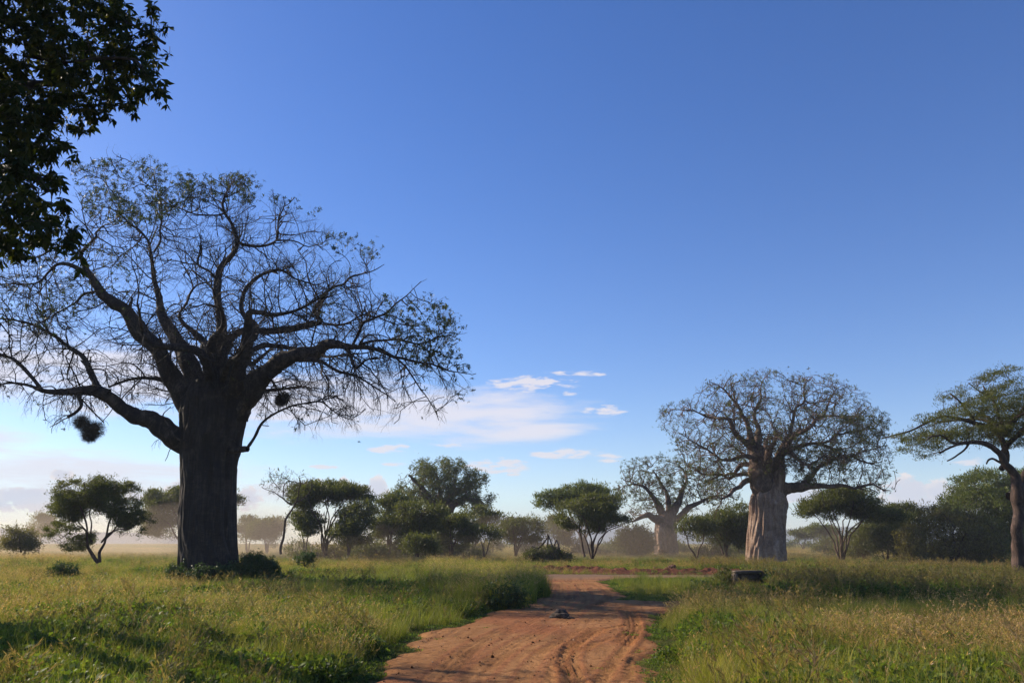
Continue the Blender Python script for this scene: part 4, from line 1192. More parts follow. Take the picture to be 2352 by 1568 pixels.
acacia('thorn_bush', 'pale green low bush at the foot of the thicket', 82, 960, fan(960, 1272, [(940, 1245, 1), (960, 1236, -1), (980, 1242, 1)], 3), [(925, 1262), (932, 1240), (958, 1228), (985, 1232), (1000, 1250), (995, 1270), (930, 1272)], 560, M_leaf_ac, seed=38, tmax=1.6, cat='bush', clump=0, twigs=1.5)
acacia('acacia_tree', 'round green acacia alone in the gap right of the thicket', 102, 1186, fan(1184, 1270, [(1160, 1215, 2), (1180, 1200, -3), (1205, 1198, 3), (1225, 1205, -2), (1240, 1218, 1)], 5),
    [(1142, 1222), (1152, 1200), (1175, 1186), (1205, 1184), (1232, 1195), (1255, 1218), (1245, 1240), (1215, 1242), (1200, 1255), (1170, 1235), (1150, 1238)], 1100, M_leaf_ac, seed=39, tmax=4, group=GT, clump=20)
acacia('thorn_bush', 'low rounded bush between the thicket and the round green acacia', 120, 1130, fan(1132, 1262, [(1122, 1245, 1), (1135, 1240, -1), (1145, 1246, 1)], 2), [(1112, 1258), (1118, 1244), (1135, 1238), (1150, 1246), (1152, 1260)], 260, M_leaf_ac, seed=40, tmax=1.5, cat='bush', clump=0)
acacia('acacia_tree', 'dark acacia half hidden behind the brush pile', 122, 1280, fan(1280, 1264, [(1262, 1205, 2), (1280, 1198, -2), (1302, 1205, 2)], 5),
    [(1252, 1215), (1260, 1192), (1285, 1188), (1310, 1200), (1325, 1225), (1312, 1252), (1265, 1252)], 700, M_leaf_acd, seed=41, tmax=3.5)
acacia('acacia_tree', 'bright yellow-green tree with an irregular crown behind the umbrella acacia', 118, 1345, fan(1340, 1264, [(1250, 1150, 1), (1290, 1145, -2), (1320, 1135, 2), (1350, 1128, -2), (1385, 1132, 2), (1405, 1145, 0)], 6, .55),
    [(1230, 1165), (1236, 1145), (1255, 1132), (1290, 1130), (1300, 1118), (1330, 1110), (1365, 1115), (1400, 1120), (1418, 1140), (1420, 1160), (1370, 1155), (1330, 1150), (1290, 1158), (1262, 1170), (1248, 1160)], 1300, M_leaf_light, seed=42, tmax=4, clump=15, lp=4.5)
acacia('umbrella_acacia', 'umbrella acacia with a thick domed crown on slim forked stems, centre of the plain', 88, 1362,
    fan(1360, 1276, [(1300, 1190, 1), (1325, 1175, -3), (1350, 1168, 3), (1380, 1170, -2), (1410, 1178, 2), (1435, 1192, -1)], 5) + [([(1345, 1278, 6), (1344, 1250, 5), (1343, 1220, 5), (1338, 1195, 3), (1330, 1180, 2)], 1, 2)] + [([(1366, 1272, 5), (1372, 1245, 4), (1388, 1225, 3), (1420, 1205, 2), (1440, 1198, 1.5)], 0, -2)],
    [(1270, 1180), (1280, 1158), (1310, 1145), (1350, 1140), (1395, 1146), (1430, 1165), (1447, 1190), (1438, 1205), (1400, 1202), (1385, 1222), (1345, 1212), (1310, 1212), (1285, 1200)], 2200, M_leaf_ac, seed=43, tmax=5, clump=18, lmax=60000, flat=.45, jitter=.25)
acacia('thorn_bush', 'large round dark bush left of the smaller baobab', 116, 1452, fan(1452, 1272, [(1425, 1235, 1), (1440, 1220, -1), (1460, 1215, 2), (1480, 1225, -1), (1492, 1240, 1)], 4),
    [(1412, 1250), (1420, 1225), (1445, 1208), (1475, 1210), (1498, 1230), (1502, 1262), (1480, 1274), (1425, 1274)], 900, M_leaf_acd, seed=44, tmax=3.5, cat='bush', clump=0)
acacia('acacia_tree', 'low forked acacia with a V-shaped trunk between the two baobabs', 96, 1602,
    [([(1600, 1284, 6), (1592, 1262, 5), (1580, 1245, 4), (1572, 1228, 3), (1560, 1215, 2)], 0, -1), ([(1600, 1284, 6), (1608, 1262, 5), (1618, 1245, 4), (1622, 1225, 3), (1630, 1205, 2)], 0, 1)],
    [(1545, 1225), (1555, 1200), (1585, 1188), (1620, 1185), (1640, 1200), (1640, 1225), (1610, 1225), (1580, 1215), (1565, 1230)], 650, M_leaf_ac, seed=45, tmax=3, clump=16, lp=3)
acacia('acacia_tree', 'dark spreading acacia right behind the pale baobab trunk on its left side', 100, 1672, fan(1668, 1280, [(1615, 1200, 2), (1645, 1185, -2), (1675, 1175, 2), (1700, 1178, -2), (1720, 1195, 2), (1650, 1220, -1)], 7),
    [(1590, 1215), (1605, 1188), (1640, 1168), (1690, 1160), (1735, 1170), (1745, 1225), (1730, 1262), (1690, 1255), (1640, 1250), (1605, 1240)], 1500, M_leaf_acd, seed=46, tmax=4, clump=18)
acacia('umbrella_acacia', 'small distant umbrella acacia in front of the blue hills', 190, 1845, fan(1845, 1265, [(1830, 1232, 2), (1845, 1228, -2), (1862, 1232, 2)], 3),
    [(1818, 1236), (1828, 1224), (1848, 1218), (1868, 1224), (1880, 1236), (1850, 1238)], 520, M_leaf_ac, seed=47, tmax=4, clump=0, lp=4)
acacia('acacia_tree', 'distant open acacia right of the small umbrella acacia near the hills', 165, 1895, fan(1893, 1262, [(1872, 1222, 2), (1890, 1215, -2), (1910, 1218, 2)], 3),
    [(1860, 1226), (1868, 1212), (1895, 1206), (1918, 1212), (1925, 1232), (1885, 1234)], 520, M_leaf_light, seed=48, tmax=4, lp=3, clump=12)
acacia('thorn_bush', 'low dark slanting bush left of the many-stemmed acacia', 128, 1893, fan(1893, 1274, [(1880, 1252, 1), (1900, 1238, -1), (1915, 1235, 1)], 3), [(1868, 1270), (1880, 1248), (1905, 1232), (1928, 1234), (1928, 1272)], 450, M_leaf_acd, seed=49, tmax=2, cat='bush', clump=0)
acacia('acacia_tree', 'many-stemmed acacia with a dense spreading crown right of the pale baobab', 90, 1934,
    fan(1932, 1282, [(1865, 1170, 1), (1890, 1160, -2), (1915, 1150, 2), (1945, 1148, -2), (1975, 1155, 2), (2000, 1170, -1), (1920, 1170, 3)], 6) + [([(1938, 1284, 6), (1950, 1240, 5), (1972, 1205, 4), (2005, 1182, 3), (2050, 1170, 2)], 0, 1)],
    [(1838, 1178), (1850, 1150), (1875, 1130), (1920, 1120), (1970, 1122), (2005, 1140), (2020, 1165), (2060, 1175), (2090, 1185), (2080, 1200), (2020, 1200), (1980, 1195), (1940, 1180), (1890, 1178), (1860, 1190)], 1900, M_leaf_acd, seed=50, tmax=5, clump=18, lmax=60000)
acacia('acacia_tree', 'dark leafy acacia merging into the brown thickets on the right', 104, 2060, fan(2058, 1276, [(2000, 1195, 2), (2030, 1180, -2), (2060, 1172, 2), (2090, 1178, -2), (2110, 1195, 1)], 6),
    [(1985, 1200), (2000, 1178), (2040, 1162), (2085, 1160), (2112, 1180), (2122, 1215), (2090, 1240), (2000, 1245), (1975, 1225)], 1500, M_leaf_acd, seed=51, tmax=4, clump=18, group=GT)
acacia('thorn_bush', 'dusty olive bush just right of the many-stemmed acacia', 94, 1985, fan(1985, 1280, [(1960, 1225, 1), (1980, 1212, -1), (2000, 1218, 1), (2010, 1235, -1)], 4), [(1948, 1250), (1955, 1222), (1980, 1205), (2005, 1210), (2018, 1240), (2012, 1275), (1955, 1276)], 800, M_leaf_ac, seed=52, tmax=2.4, cat='bush', clump=0)
acacia('thorn_bush', 'dusty rounded small tree-like bush on a short trunk in the right thicket', 88, 2037, fan(2037, 1284, [(2015, 1235, 1), (2035, 1220, -1), (2055, 1228, 1), (2030, 1245, -1)], 4), [(2004, 1262), (2008, 1230), (2032, 1210), (2060, 1218), (2070, 1250), (2060, 1268), (2040, 1262), (2010, 1272)], 800, M_leaf_ac, seed=53, tmax=2.4, cat='bush', clump=0)
acacia('thorn_bush', 'brown leafy bush at the left end of the big thorny thicket', 84, 2092, fan(2092, 1286, [(2070, 1240, 1), (2088, 1218, -1), (2105, 1215, 1), (2120, 1235, -1)], 4), [(2058, 1272), (2062, 1235), (2085, 1206), (2110, 1205), (2130, 1235), (2135, 1280), (2065, 1284)], 900, M_leaf_brown, seed=54, tmax=2.4, cat='bush', clump=0, lp=3)
acacia('thorn_bush', 'big brown tangled thorn bush in front of the tall green acacia', 78, 2195, fan(2190, 1290, [(2120, 1200, 1), (2145, 1180, -2), (2175, 1175, 2), (2210, 1180, -2), (2245, 1195, 2), (2275, 1215, -1), (2160, 1225, -2), (2220, 1225, 2)], 5),
    [(2105, 1275), (2108, 1220), (2112, 1180), (2135, 1168), (2170, 1170), (2215, 1165), (2265, 1190), (2300, 1225), (2305, 1288), (2200, 1290), (2120, 1288)], 1900, M_leaf_brown, seed=55, tmax=4, cat='bush', clump=24, lp=1.5, fill=18, twigs=1.8, lmax=50000, twig_len=.7)
acacia('acacia_tree', 'tall feathery green acacia behind the brown thicket at the right edge', 96, 2290, fan(2285, 1286, [(2185, 1150, 1), (2215, 1125, -2), (2250, 1110, 3), (2290, 1105, -3), (2330, 1110, 2), (2370, 1120, -2), (2230, 1170, 3), (2320, 1160, -3)], 7),
    [(2135, 1190), (2160, 1160), (2180, 1125), (2195, 1100), (2235, 1085), (2290, 1080), (2360, 1078), (2430, 1100), (2450, 1180), (2420, 1250), (2330, 1270), (2250, 1235), (2180, 1200)], 2600, M_leaf_light, seed=56, tmax=7, clump=20, lmax=70000, lp=4)

# ---- red-barked acacia at the right edge
acacia('acacia_tree', 'red-barked flat-crowned acacia with an open zigzag crown at the right edge', 50, 2335,
    [([(2337, 1325, 36), (2336, 1305, 30), (2334, 1280, 27), (2332, 1250, 29), (2329, 1225, 26), (2333, 1190, 24), (2331, 1165, 23), (2325, 1140, 26), (2322, 1118, 24), (2312, 1098, 20), (2296, 1075, 17), (2278, 1055, 15), (2262, 1036, 12), (2245, 1025, 11), (2225, 1023, 10), (2196, 1020, 8), (2165, 1030, 6), (2140, 1040, 4), (2120, 1045, 3)], 0, -1.5),
     ([(2300, 1078, 14), (2311, 1055, 15), (2310, 1030, 13), (2305, 1000, 12), (2290, 980, 11), (2262, 970, 9), (2225, 958, 8), (2190, 955, 6), (2150, 965, 5), (2100, 985, 4), (2062, 1000, 2)], 0, 2),
     ([(2310, 1040, 12), (2318, 1015, 11), (2330, 1000, 11), (2345, 985, 11), (2380, 970, 10), (2430, 965, 6)], .3, -1),
     ([(2328, 985, 7), (2325, 950, 7), (2318, 910, 6), (2312, 880, 5), (2305, 862, 3)], 1, 2),
     ([(2318, 1140, 18), (2340, 1135, 18), (2350, 1110, 16), (2362, 1095, 15), (2385, 1075, 12), (2430, 1040, 8), (2470, 1010, 5)], 0, 1),
     ([(2340, 1175, 8), (2352, 1160, 9), (2375, 1140, 7), (2400, 1120, 4)], 0, -2),
     ([(2350, 1260, 9), (2362, 1235, 8), (2378, 1200, 6), (2400, 1170, 4)], 0, 2),
     ([(2196, 1020, 7), (2165, 1022, 6), (2130, 1010, 4), (2095, 1015, 3), (2070, 1030, 2)], -1, -3),
     ([(2262, 970, 7), (2230, 935, 5), (2205, 915, 4), (2175, 900, 3)], 1, 0), ([(2318, 905, 5), (2280, 893, 4), (2250, 890, 3), (2225, 880, 2)], 1.5, 0),
     ([(2290, 1065, 6), (2255, 1055, 5), (2232, 1062, 4), (2222, 1072, 2)], -.5, -2), ([(2205, 1022, 5), (2180, 1040, 4), (2150, 1060, 3), (2135, 1068, 2)], -1, -2)],
    [(2052, 1002), (2070, 985), (2110, 960), (2145, 945), (2170, 920), (2165, 905), (2190, 895), (2240, 890), (2255, 870), (2270, 850), (2310, 846), (2325, 865), (2350, 885), (2420, 880), (2500, 930),
     (2520, 1000), (2460, 1030), (2400, 1020), (2340, 1035), (2290, 1015), (2230, 1010), (2180, 1030), (2140, 1045), (2120, 1062), (2110, 1040), (2070, 1042), (2066, 1015)],
    1500, M_leaf_acd, M_bark_red, seed=61, ws=1.0, fill=260, fmax=100000, lp=1.5, tmax=5, clump=30, r0=.016, size=.12, spread=.13, step=.36, kill=.6, lmax=50000, flat=.35, twigs=1.3, twig_len=.6, asp=.3,
    extra=star_limbs(2310, 1000, 50, [(-60, -40, 5, 10), (20, -70, 5, 10), (-50, -30, -5, 10), (40, -60, -5, 9)]))

# ---- leafy tree overhanging from the upper left, its trunk stands outside the picture
near_env = [(-420, -160), (-100, -160), (285, -60), (300, 20), (335, 45), (385, 55), (398, 90), (375, 110), (330, 95), (345, 130), (380, 195), (378, 222), (350, 225), (330, 185), (300, 170), (310, 215), (292, 262), (262, 250), (235, 222), (200, 275), (182, 262),
            (165, 285), (178, 345), (160, 358), (130, 325), (105, 340), (118, 385), (140, 440), (160, 470), (150, 510), (175, 545), (185, 590), (150, 610), (95, 560), (60, 555), (30, 600), (-40, 590), (-200, 560), (-420, 420)]
def near_extra(rng):
    # trunk and boughs in world metres; the trunk stands left of the picture
    T = np.array
    out = []
    for pts, rad in [
        ([(-17.5, 22.5, 3.5), (-16.5, 21, 6.0), (-14, 18, 8.3), (-11.5, 15, 9.3), (-9, 12.5, 9.6), (-7.6, 11.3, 9.2), (-6.8, 11, 9.0)], [.42, .36, .26, .18, .11, .06, .03]),
        ([(-17.5, 22.5, 3.0), (-15.5, 19.5, 4.6), (-13, 16, 6.0), (-11.5, 13, 6.8), (-10.2, 11.6, 6.9), (-9.4, 11.1, 6.5), (-9.0, 11, 6.1)], [.36, .26, .18, .11, .06, .03, .015]),
        ([(-11.5, 15, 9.3), (-9, 13, 8.6), (-7.5, 11.6, 7.8), (-7.1, 11.2, 7.4), (-6.8, 11, 7.2)], [.12, .09, .06, .04, .02]),
        ([(-17.6, 22.6, 3.8), (-19, 24, 7), (-20.5, 24.5, 10.5), (-20, 24, 13)], [.34, .26, .16, .06]),
        ([(-17.6, 22.6, 4.2), (-19.3, 24.5, 8), (-21.5, 26, 11), (-23, 27, 13.5)], [.3, .22, .14, .05]),
        ([(-17.4, 22.4, 4.2), (-19, 20, 7), (-20.5, 17.5, 9), (-22, 16, 10)], [.26, .18, .1, .04])]:
        out.append(catmull(T(pts, float), T(rad, float), .25))
    tv, tf = tubes([catmull(T([(-17.3, 22.3, -.3), (-17.4, 22.4, 1), (-17.5, 22.5, 3.2), (-17.5, 22.5, 4.6)], float), T([.62, .50, .44, .36]), .2)], 24)
    out_trunk.append((tv, tf))
    return out
out_trunk = []
near = build_tree('overhanging_tree', 'dark big-leaved branches hanging into the view from the upper left corner', 'tree', 11.0, -250,
    [], [([(-300, 340, 14), (-150, 280, 11), (-20, 300, 8), (60, 360, 5)], .5, -1), ([(0, -70, 10), (140, -20, 8), (250, 20, 6), (310, 45, 4), (370, 75, 2)], 0, .4),
     ([(-120, -50, 14), (0, -70, 10)], 0, 0), ([(60, 130, 7), (160, 150, 6), (260, 150, 5), (330, 165, 3), (365, 200, 2)], 0, -.5)],
    near_env, 3000, M_bark_hero_b, M_bark_hero_b, M_leaf_near, seed=71, step=.12, kill=.13, tmax=2.0, r0=.0035, pexp=3.7, twigs=.7, twig_len=.16, twig_r=.0028, jitter=.35, bsides=4, ns=60, infl=2.5, trop=(0, 0, -.08), extra_limbs=near_extra,
    leaf=dict(kind='palm', size=.165, p=.62, spread=.03, k=5, droop=1.0, max=30000),
    leaf_regions=[([(-500, -200), (150, -200), (170, 200), (100, 300), (-500, 330)], .72), ([(-500, 560), (60, 540), (200, 640), (-500, 640)], .5)])

tv, tf = out_trunk[0]
nb = np.array(near.location)
link('bole', mesh_np('bole', tv - nb, [tf], M_bark_hero, True), near)
# crown of the same tree above its trunk
rngc = np.random.RandomState(8)
cc_ = .0 + norm(rngc.normal(size=(900, 3))) * rngc.uniform(.35, 1, (900, 1)) ** .5 * np.array([3.2, 3.0, 2.0]) + np.array([-19.6, 22.6, 11.5])
cc_ = cc_[:80]
cv, cf = palmate(np.repeat(cc_, 5, axis=0) + rngc.normal(0, .25, (400, 3)), rdir(400, rngc), .2, rngc, 5, .5)
link('leaves', mesh_np('leaves', cv - nb, cf, M_leaf_near), near)

# ---- woven nests hanging in the giant baobab
M_straw = bark_mat('nest_straw', (.035, .024, .015), (.085, .060, .038), (.17, .125, .08), 1, 12, .3, .02)
def nest(name, lumps, Y, label, seed, loop=None):
    rng = np.random.RandomState(seed)
    parts = []
    k = Y / 1860.0
    ctr = P(lumps[0][0], lumps[0][1], Y)
    for (u, v, ru, rv) in lumps:
        c = P(u, v, Y); r = np.array([ru * k, ru * k * .9, rv * k])
        a = rdir(40, rng)
        nu, nv = 16, 10
        U, W = np.meshgrid(np.linspace(0, 2 * math.pi, nu, endpoint=False), np.linspace(0, math.pi, nv))
        S = np.stack([np.sin(W) * np.cos(U), np.sin(W) * np.sin(U), np.cos(W)], -1).reshape(-1, 3)
        S = S * .85 * (1 + .25 * rng.normal(size=(len(S), 1)) * (np.abs(S[:, 2:3]) < .99)) * .86
        i, j = np.meshgrid(np.arange(nv - 1), np.arange(nu), indexing='ij')
        Fq = np.stack([i * nu + j, (i + 1) * nu + j, (i + 1) * nu + (j + 1) % nu, i * nu + (j + 1) % nu], -1).reshape(-1, 4)
        parts.append((c + S * r, Fq))
        n = 1500
        d = rdir(n, rng); pos = c + d * r * rng.uniform(.7, 1.0, (n, 1))
        dd = norm(d + rdir(n, rng) * 1.1 + np.array([.1, 0, -.25]))
        V, F2 = leaf_quads(pos, dd, perp(dd, rng), rng.uniform(.15, .42, n), np.full(n, .013))
        parts.append((V, F2))
    v, f = join(parts)
    root = link(name, mesh_np(name, v - ctr, f, M_straw), loc=tuple(float(q) for q in ctr))
    tag(root, label, 'nest')
    return root
nest('hanging_nest', [(212, 986, 22, 17), (187, 969, 12, 11), (206, 1000, 10, 8)], H - 2.6, 'large shaggy bird nest hanging from the lowest left branch of the giant baobab', 5)
nest('hanging_nest', [(651, 914, 9, 9), (643, 921, 5, 5)], H - 1.2, 'small shaggy bird nest hanging under the right limb of the giant baobab', 6)

# ---- pile of cut brush with dead stakes
def brush():
    Y = 80.0
    rng = np.random.RandomState(3)
    base = P(1265, 1247, Y); base[2] = 0
    root = empty('brush_pile', tuple(float(q) for q in base), 'heap of cut brush with dead crossed stakes sticking out, beyond the crossing road', 'brush pile')
    st = [([(1260, 1231, 3), (1252, 1243, 3), (1236, 1262, 3)], 0, .5), ([(1259, 1229, 4), (1261, 1245, 4), (1262, 1275, 4)], 0, 0), ([(1260, 1231, 3), (1266, 1245, 3), (1270, 1262, 3)], 0, -.4),
          ([(1279, 1240, 3.5), (1276, 1252, 3), (1273, 1272, 3)], 0, .5), ([(1279, 1241, 3), (1284, 1253, 3), (1290, 1272, 3)], 0, -.4), ([(1222, 1254, 2), (1232, 1257, 2.5), (1240, 1255, 3), (1252, 1243, 2)], .3, .2),
          ([(1258, 1226, 2), (1260, 1240, 3)], 0, 0)]
    for s in st:
        a, b = limb3d(s[0], Y, s[1], s[2], .15, rng, .03)
        v, f = tubes([(a, b)], 7)
        link('stake', mesh_np('stake', v - base, f, M_bark_hero_b, True), root)
    poly = [(1196, 1284), (1208, 1266), (1226, 1260), (1240, 1264), (1258, 1253), (1280, 1259), (1292, 1268), (1308, 1271), (1322, 1284)]
    a = sample_env(poly, Y, 900, rng, 1, 1.6, 0)
    q = np.repeat(np.arange(len(a)), 5)
    c = a[q] + rng.normal(0, .14, (len(q), 3)); d = rdir(len(q), rng)
    V, Fq = leaf_quads(c, d, perp(d, rng), rng.uniform(.15, .3, len(q)), rng.uniform(.05, .1, len(q)))
    link('cut_foliage', mesh_np('cut_foliage', V - base, Fq, M_leaf_ac), root)
    tw, _, _, _ = make_twigs(a[:350], rdir(350, rng), rng, 1.0, .018, 4, .5, .3)
    v, f = tubes(tw, 4)
    link('branches', mesh_np('branches', v - base, f, M_bark_twig), root)
brush()

# ---- shrubs in the grass
def shrub(label, Y, u, poly, n, seed, size=.11, leafm=M_leaf_weed, lp=2.4, tmax=.9, group='leafy shrubs in the grass', name='leafy_shrub', spread=.08, k=5):
    v0 = 1247 + 1910 * EYE / Y
    stems = fan(u, min(v0, max(p[1] for p in poly) + 4), [(p[0] * .8 + u * .2, p[1] * .85 + .15 * max(q[1] for q in poly), (i % 3 - 1) * .4) for i, p in enumerate(poly[::2])], 2.0)
    return build_tree(name, label, 'shrub', Y, u, [], stems, poly, n, M_bark_twig, M_bark_twig, leafm, group=group, seed=seed, step=.14, kill=.18, tmax=tmax, r0=.004, twigs=1.0, twig_len=.22, twig_r=.004, jitter=.4, bsides=3,
                      leaf=dict(kind='palm', size=size, p=lp, spread=spread, k=k, droop=.1, max=9000))
shrub('dark leafy shrub standing in for the start of the trunk shadow, right foot of the giant baobab', 44, 590, [(540, 1332), (545, 1295), (565, 1275), (600, 1276), (625, 1290), (645, 1312), (672, 1332)], 900, 81, lp=3.5, tmax=1.4)  # stands in for the dark start of the trunk's cast shadow
shrub('low green shrub in front of the giant baobab trunk', 43, 480, [(420, 1338), (440, 1310), (480, 1298), (530, 1300), (560, 1318), (565, 1340)], 650, 82, tmax=1.0)
shrub('low green shrub at the left foot of the giant baobab', 43.5, 400, [(372, 1332), (385, 1306), (410, 1296), (435, 1310), (440, 1336)], 420, 83, tmax=.9)
shrub('leafy shrub standing alone right of the dark stand-in shrub by the giant baobab', 52, 700, [(680, 1290), (685, 1272), (703, 1264), (722, 1272), (726, 1290)], 260, 84, tmax=.8)
shrub('sprawling shrub at the left edge of the dark weeds, beside the short grass', 40, 1605, [(1565, 1380), (1570, 1352), (1590, 1340), (1620, 1336), (1645, 1350), (1655, 1380)], 520, 85, tmax=1.0)
shrub('dark reddish shrub immediately left of the stone bench', 43.5, 1662, [(1630, 1350), (1640, 1322), (1660, 1303), (1682, 1310), (1690, 1335), (1692, 1352)], 600, 86, size=.09, leafm=M_leaf_acd, lp=3.4, tmax=.9)
shrub('small green shrub at the right end of the stone bench', 42.6, 1775, [(1752, 1345), (1758, 1320), (1772, 1303), (1790, 1314), (1800, 1345)], 340, 87, tmax=.7)
shrub('bushy weed clump right of the bench, standing in for crown shadow', 41, 1850, [(1800, 1365), (1815, 1328), (1850, 1312), (1890, 1318), (1925, 1340), (1930, 1368)], 800, 88, leafm=M_leaf_acd, lp=3, tmax=1.2)  # this and the next clumps fill in for the crown's shadow
shrub('dark weed clump standing in for crown shadow, midway along the band on the right', 40, 1990, [(1925, 1372), (1940, 1335), (1985, 1320), (2040, 1324), (2060, 1372)], 900, 89, leafm=M_leaf_acd, lp=3, tmax=1.2)
shrub('dark weed clump standing in for crown shadow, left of the red-barked acacia foot', 39, 2130, [(2055, 1380), (2070, 1338), (2120, 1322), (2180, 1325), (2200, 1380)], 900, 90, leafm=M_leaf_acd, lp=3, tmax=1.2)
shrub('dark weed clump standing in for crown shadow, below the red-barked acacia at the right edge', 37.5, 2270, [(2195, 1390), (2210, 1350), (2260, 1335), (2320, 1338), (2370, 1392)], 900, 91, leafm=M_leaf_acd, lp=3, tmax=1.2)
shrub('low round shrub left of the rounded acacia in the open grass', 47, 140, [(110, 1320), (118, 1300), (145, 1292), (172, 1300), (180, 1320)], 260, 92, tmax=.8)
shrub('broad-leaved shrub in the near grass left of the track bend', 29, 1150, [(1100, 1392), (1110, 1352), (1150, 1335), (1195, 1340), (1220, 1388)], 380, 93, size=.10, lp=1.6, tmax=.8)

# undergrowth that closes the thicket down to the ground
for i, (u, Y, w, h, m_, lab) in enumerate([
    (715, 100, 42, 34, M_leaf_ac, 'scrubby bush under the left stems of the umbrella crown'), (772, 101, 44, 42, M_leaf_brown, 'brownish bush behind the stems of the umbrella acacia'),
    (840, 98, 40, 46, M_leaf_acd, 'dark bush between the umbrella acacia and the dome-crowned acacia'), (893, 110, 44, 52, M_leaf_brown, 'brownish bush behind the stem of the dome-crowned acacia'),
    (1000, 100, 44, 50, M_leaf_acd, 'dark bush right of the pale green low bush in the thicket'), (1065, 104, 40, 44, M_leaf_acd, 'dark bush under the right end of the thicket'),
    (690, 104, 34, 44, M_leaf_ac, 'light scrubby bush between the leaning tree and the umbrella acacia'), (812, 103, 40, 60, M_leaf_acd, 'tall dark bush under the right edge of the umbrella crown'),
    (866, 96, 34, 40, M_leaf_ac, 'light green bush in front of the gap beside the dome-crowned acacia'), (930, 105, 46, 66, M_leaf_acd, 'tall dark bush between the dome-crowned and the broad bright acacia'),
    (1092, 112, 34, 40, M_leaf_brown, 'brownish bush under the open airy acacia'), (1345, 122, 44, 40, M_leaf_ac, 'low bush seen between the stems of the central umbrella acacia'), (1500, 140, 40, 42, M_leaf_acd, 'hazy bush behind the pale stems of the smaller baobab'),
    (1640, 112, 40, 50, M_leaf_acd, 'dark bush behind the spreading acacia left of the pale trunk'), (1958, 106, 46, 70, M_leaf_ac, 'tall hazy bush behind the many-stemmed acacia'), (2230, 90, 60, 66, M_leaf_brown, 'brown scrub in front of the tall feathery acacia'),
    (1220, 128, 36, 34, M_leaf_acd, 'low dark bush right of the round green acacia'), (1400, 130, 34, 30, M_leaf_acd, 'low dark bush right of the central umbrella acacia stems'),
    (1560, 135, 38, 34, M_leaf_acd, 'low bush behind the V-shaped acacia trunk'), (1700, 125, 40, 46, M_leaf_acd, 'dark bush touching the left side of the pale baobab trunk'),
    (2140, 100, 60, 60, M_leaf_acd, 'dark bush deep in the right thicket'), (2330, 104, 60, 70, M_leaf_acd, 'dark bush behind the red-barked trunk')]):
    v1 = 1247 + 1900 * EYE / Y
    acacia('thorn_bush', lab, Y, u, fan(u, v1, [(u - w * .4, v1 - h * .6, 1), (u, v1 - h * .8, -1), (u + w * .4, v1 - h * .65, 1)], 3),
        [(u - w, v1), (u - w * .8, v1 - h * .6), (u - w * .2, v1 - h), (u + w * .4, v1 - h * .9), (u + w * .95, v1 - h * .45), (u + w, v1)], 420, m_, seed=120 + i, lp=2, tmax=2.6, cat='bush', clump=14, fill=45, group='bushes under the thicket')
for i, (u, Y, w, h, lab) in enumerate([(672, 210, 16, 10, 'tiny far acacia left of the umbrella acacia'), (694, 230, 20, 20, 'tiny far round tree seen through the gap beside the leaning tree'), (1430, 240, 26, 22, 'tiny far flat acacia left of the large round bush'),
    (1395, 280, 22, 14, 'tiny far bush low on the horizon, right of the umbrella stems'), (1812, 260, 16, 20, 'tiny far bush beside the right edge of the pale trunk'), (1870, 300, 22, 12, 'tiny far bush under the blue hills'), (20, 260, 40, 22, 'tiny far tree line clump at the left edge'), (510, 230, 30, 26, 'tiny far acacia fading in the dust by the giant trunk')]):
    v1 = 1247 + 1900 * EYE / Y
    acacia('acacia_tree', lab, Y, u, fan(u, v1, [(u - w * .5, v1 - h * .8, 1), (u + w * .5, v1 - h * .8, 1)], 2),
        [(u - w, v1 - h * .35), (u - w * .7, v1 - h * .8), (u, v1 - h), (u + w * .7, v1 - h * .8), (u + w, v1 - h * .35)], 160, M_leaf_acd, seed=150 + i, lp=2, tmax=5, clump=0, fill=6)

# ------------------------------------------------------------------ grass
gmat, nt, out = newmat('grass_blades')
aC = nt.nodes.new('ShaderNodeAttribute'); aC.attribute_name = 'blade'; aC.attribute_type = 'GEOMETRY'
aT = nt.nodes.new('ShaderNodeAttribute'); aT.attribute_name = 'tint'; aT.attribute_type = 'INSTANCER'
col = mixc(nt, 1.0, aC.outputs['Color'], aT.outputs['Color'], 'MULTIPLY')
b = nt.nodes.new('ShaderNodeBsdfPrincipled'); nt.links.new(col, b.inputs['Base Color']); b.inputs['Roughness'].default_value = .55
b.inputs['Specular IOR Level'].default_value = .25
t = nt.nodes.new('ShaderNodeBsdfTranslucent'); tcol = mixc(nt, 1.0, col, (1.6, 1.55, .75), 'MULTIPLY'); nt.links.new(tcol, t.inputs[0])
mx = nt.nodes.new('ShaderNodeMixShader'); mx.inputs[0].default_value = .5
nt.links.new(b.outputs[0], mx.inputs[1]); nt.links.new(t.outputs[0], mx.inputs[2]); nt.links.new(mx.outputs[0], out.inputs[0])

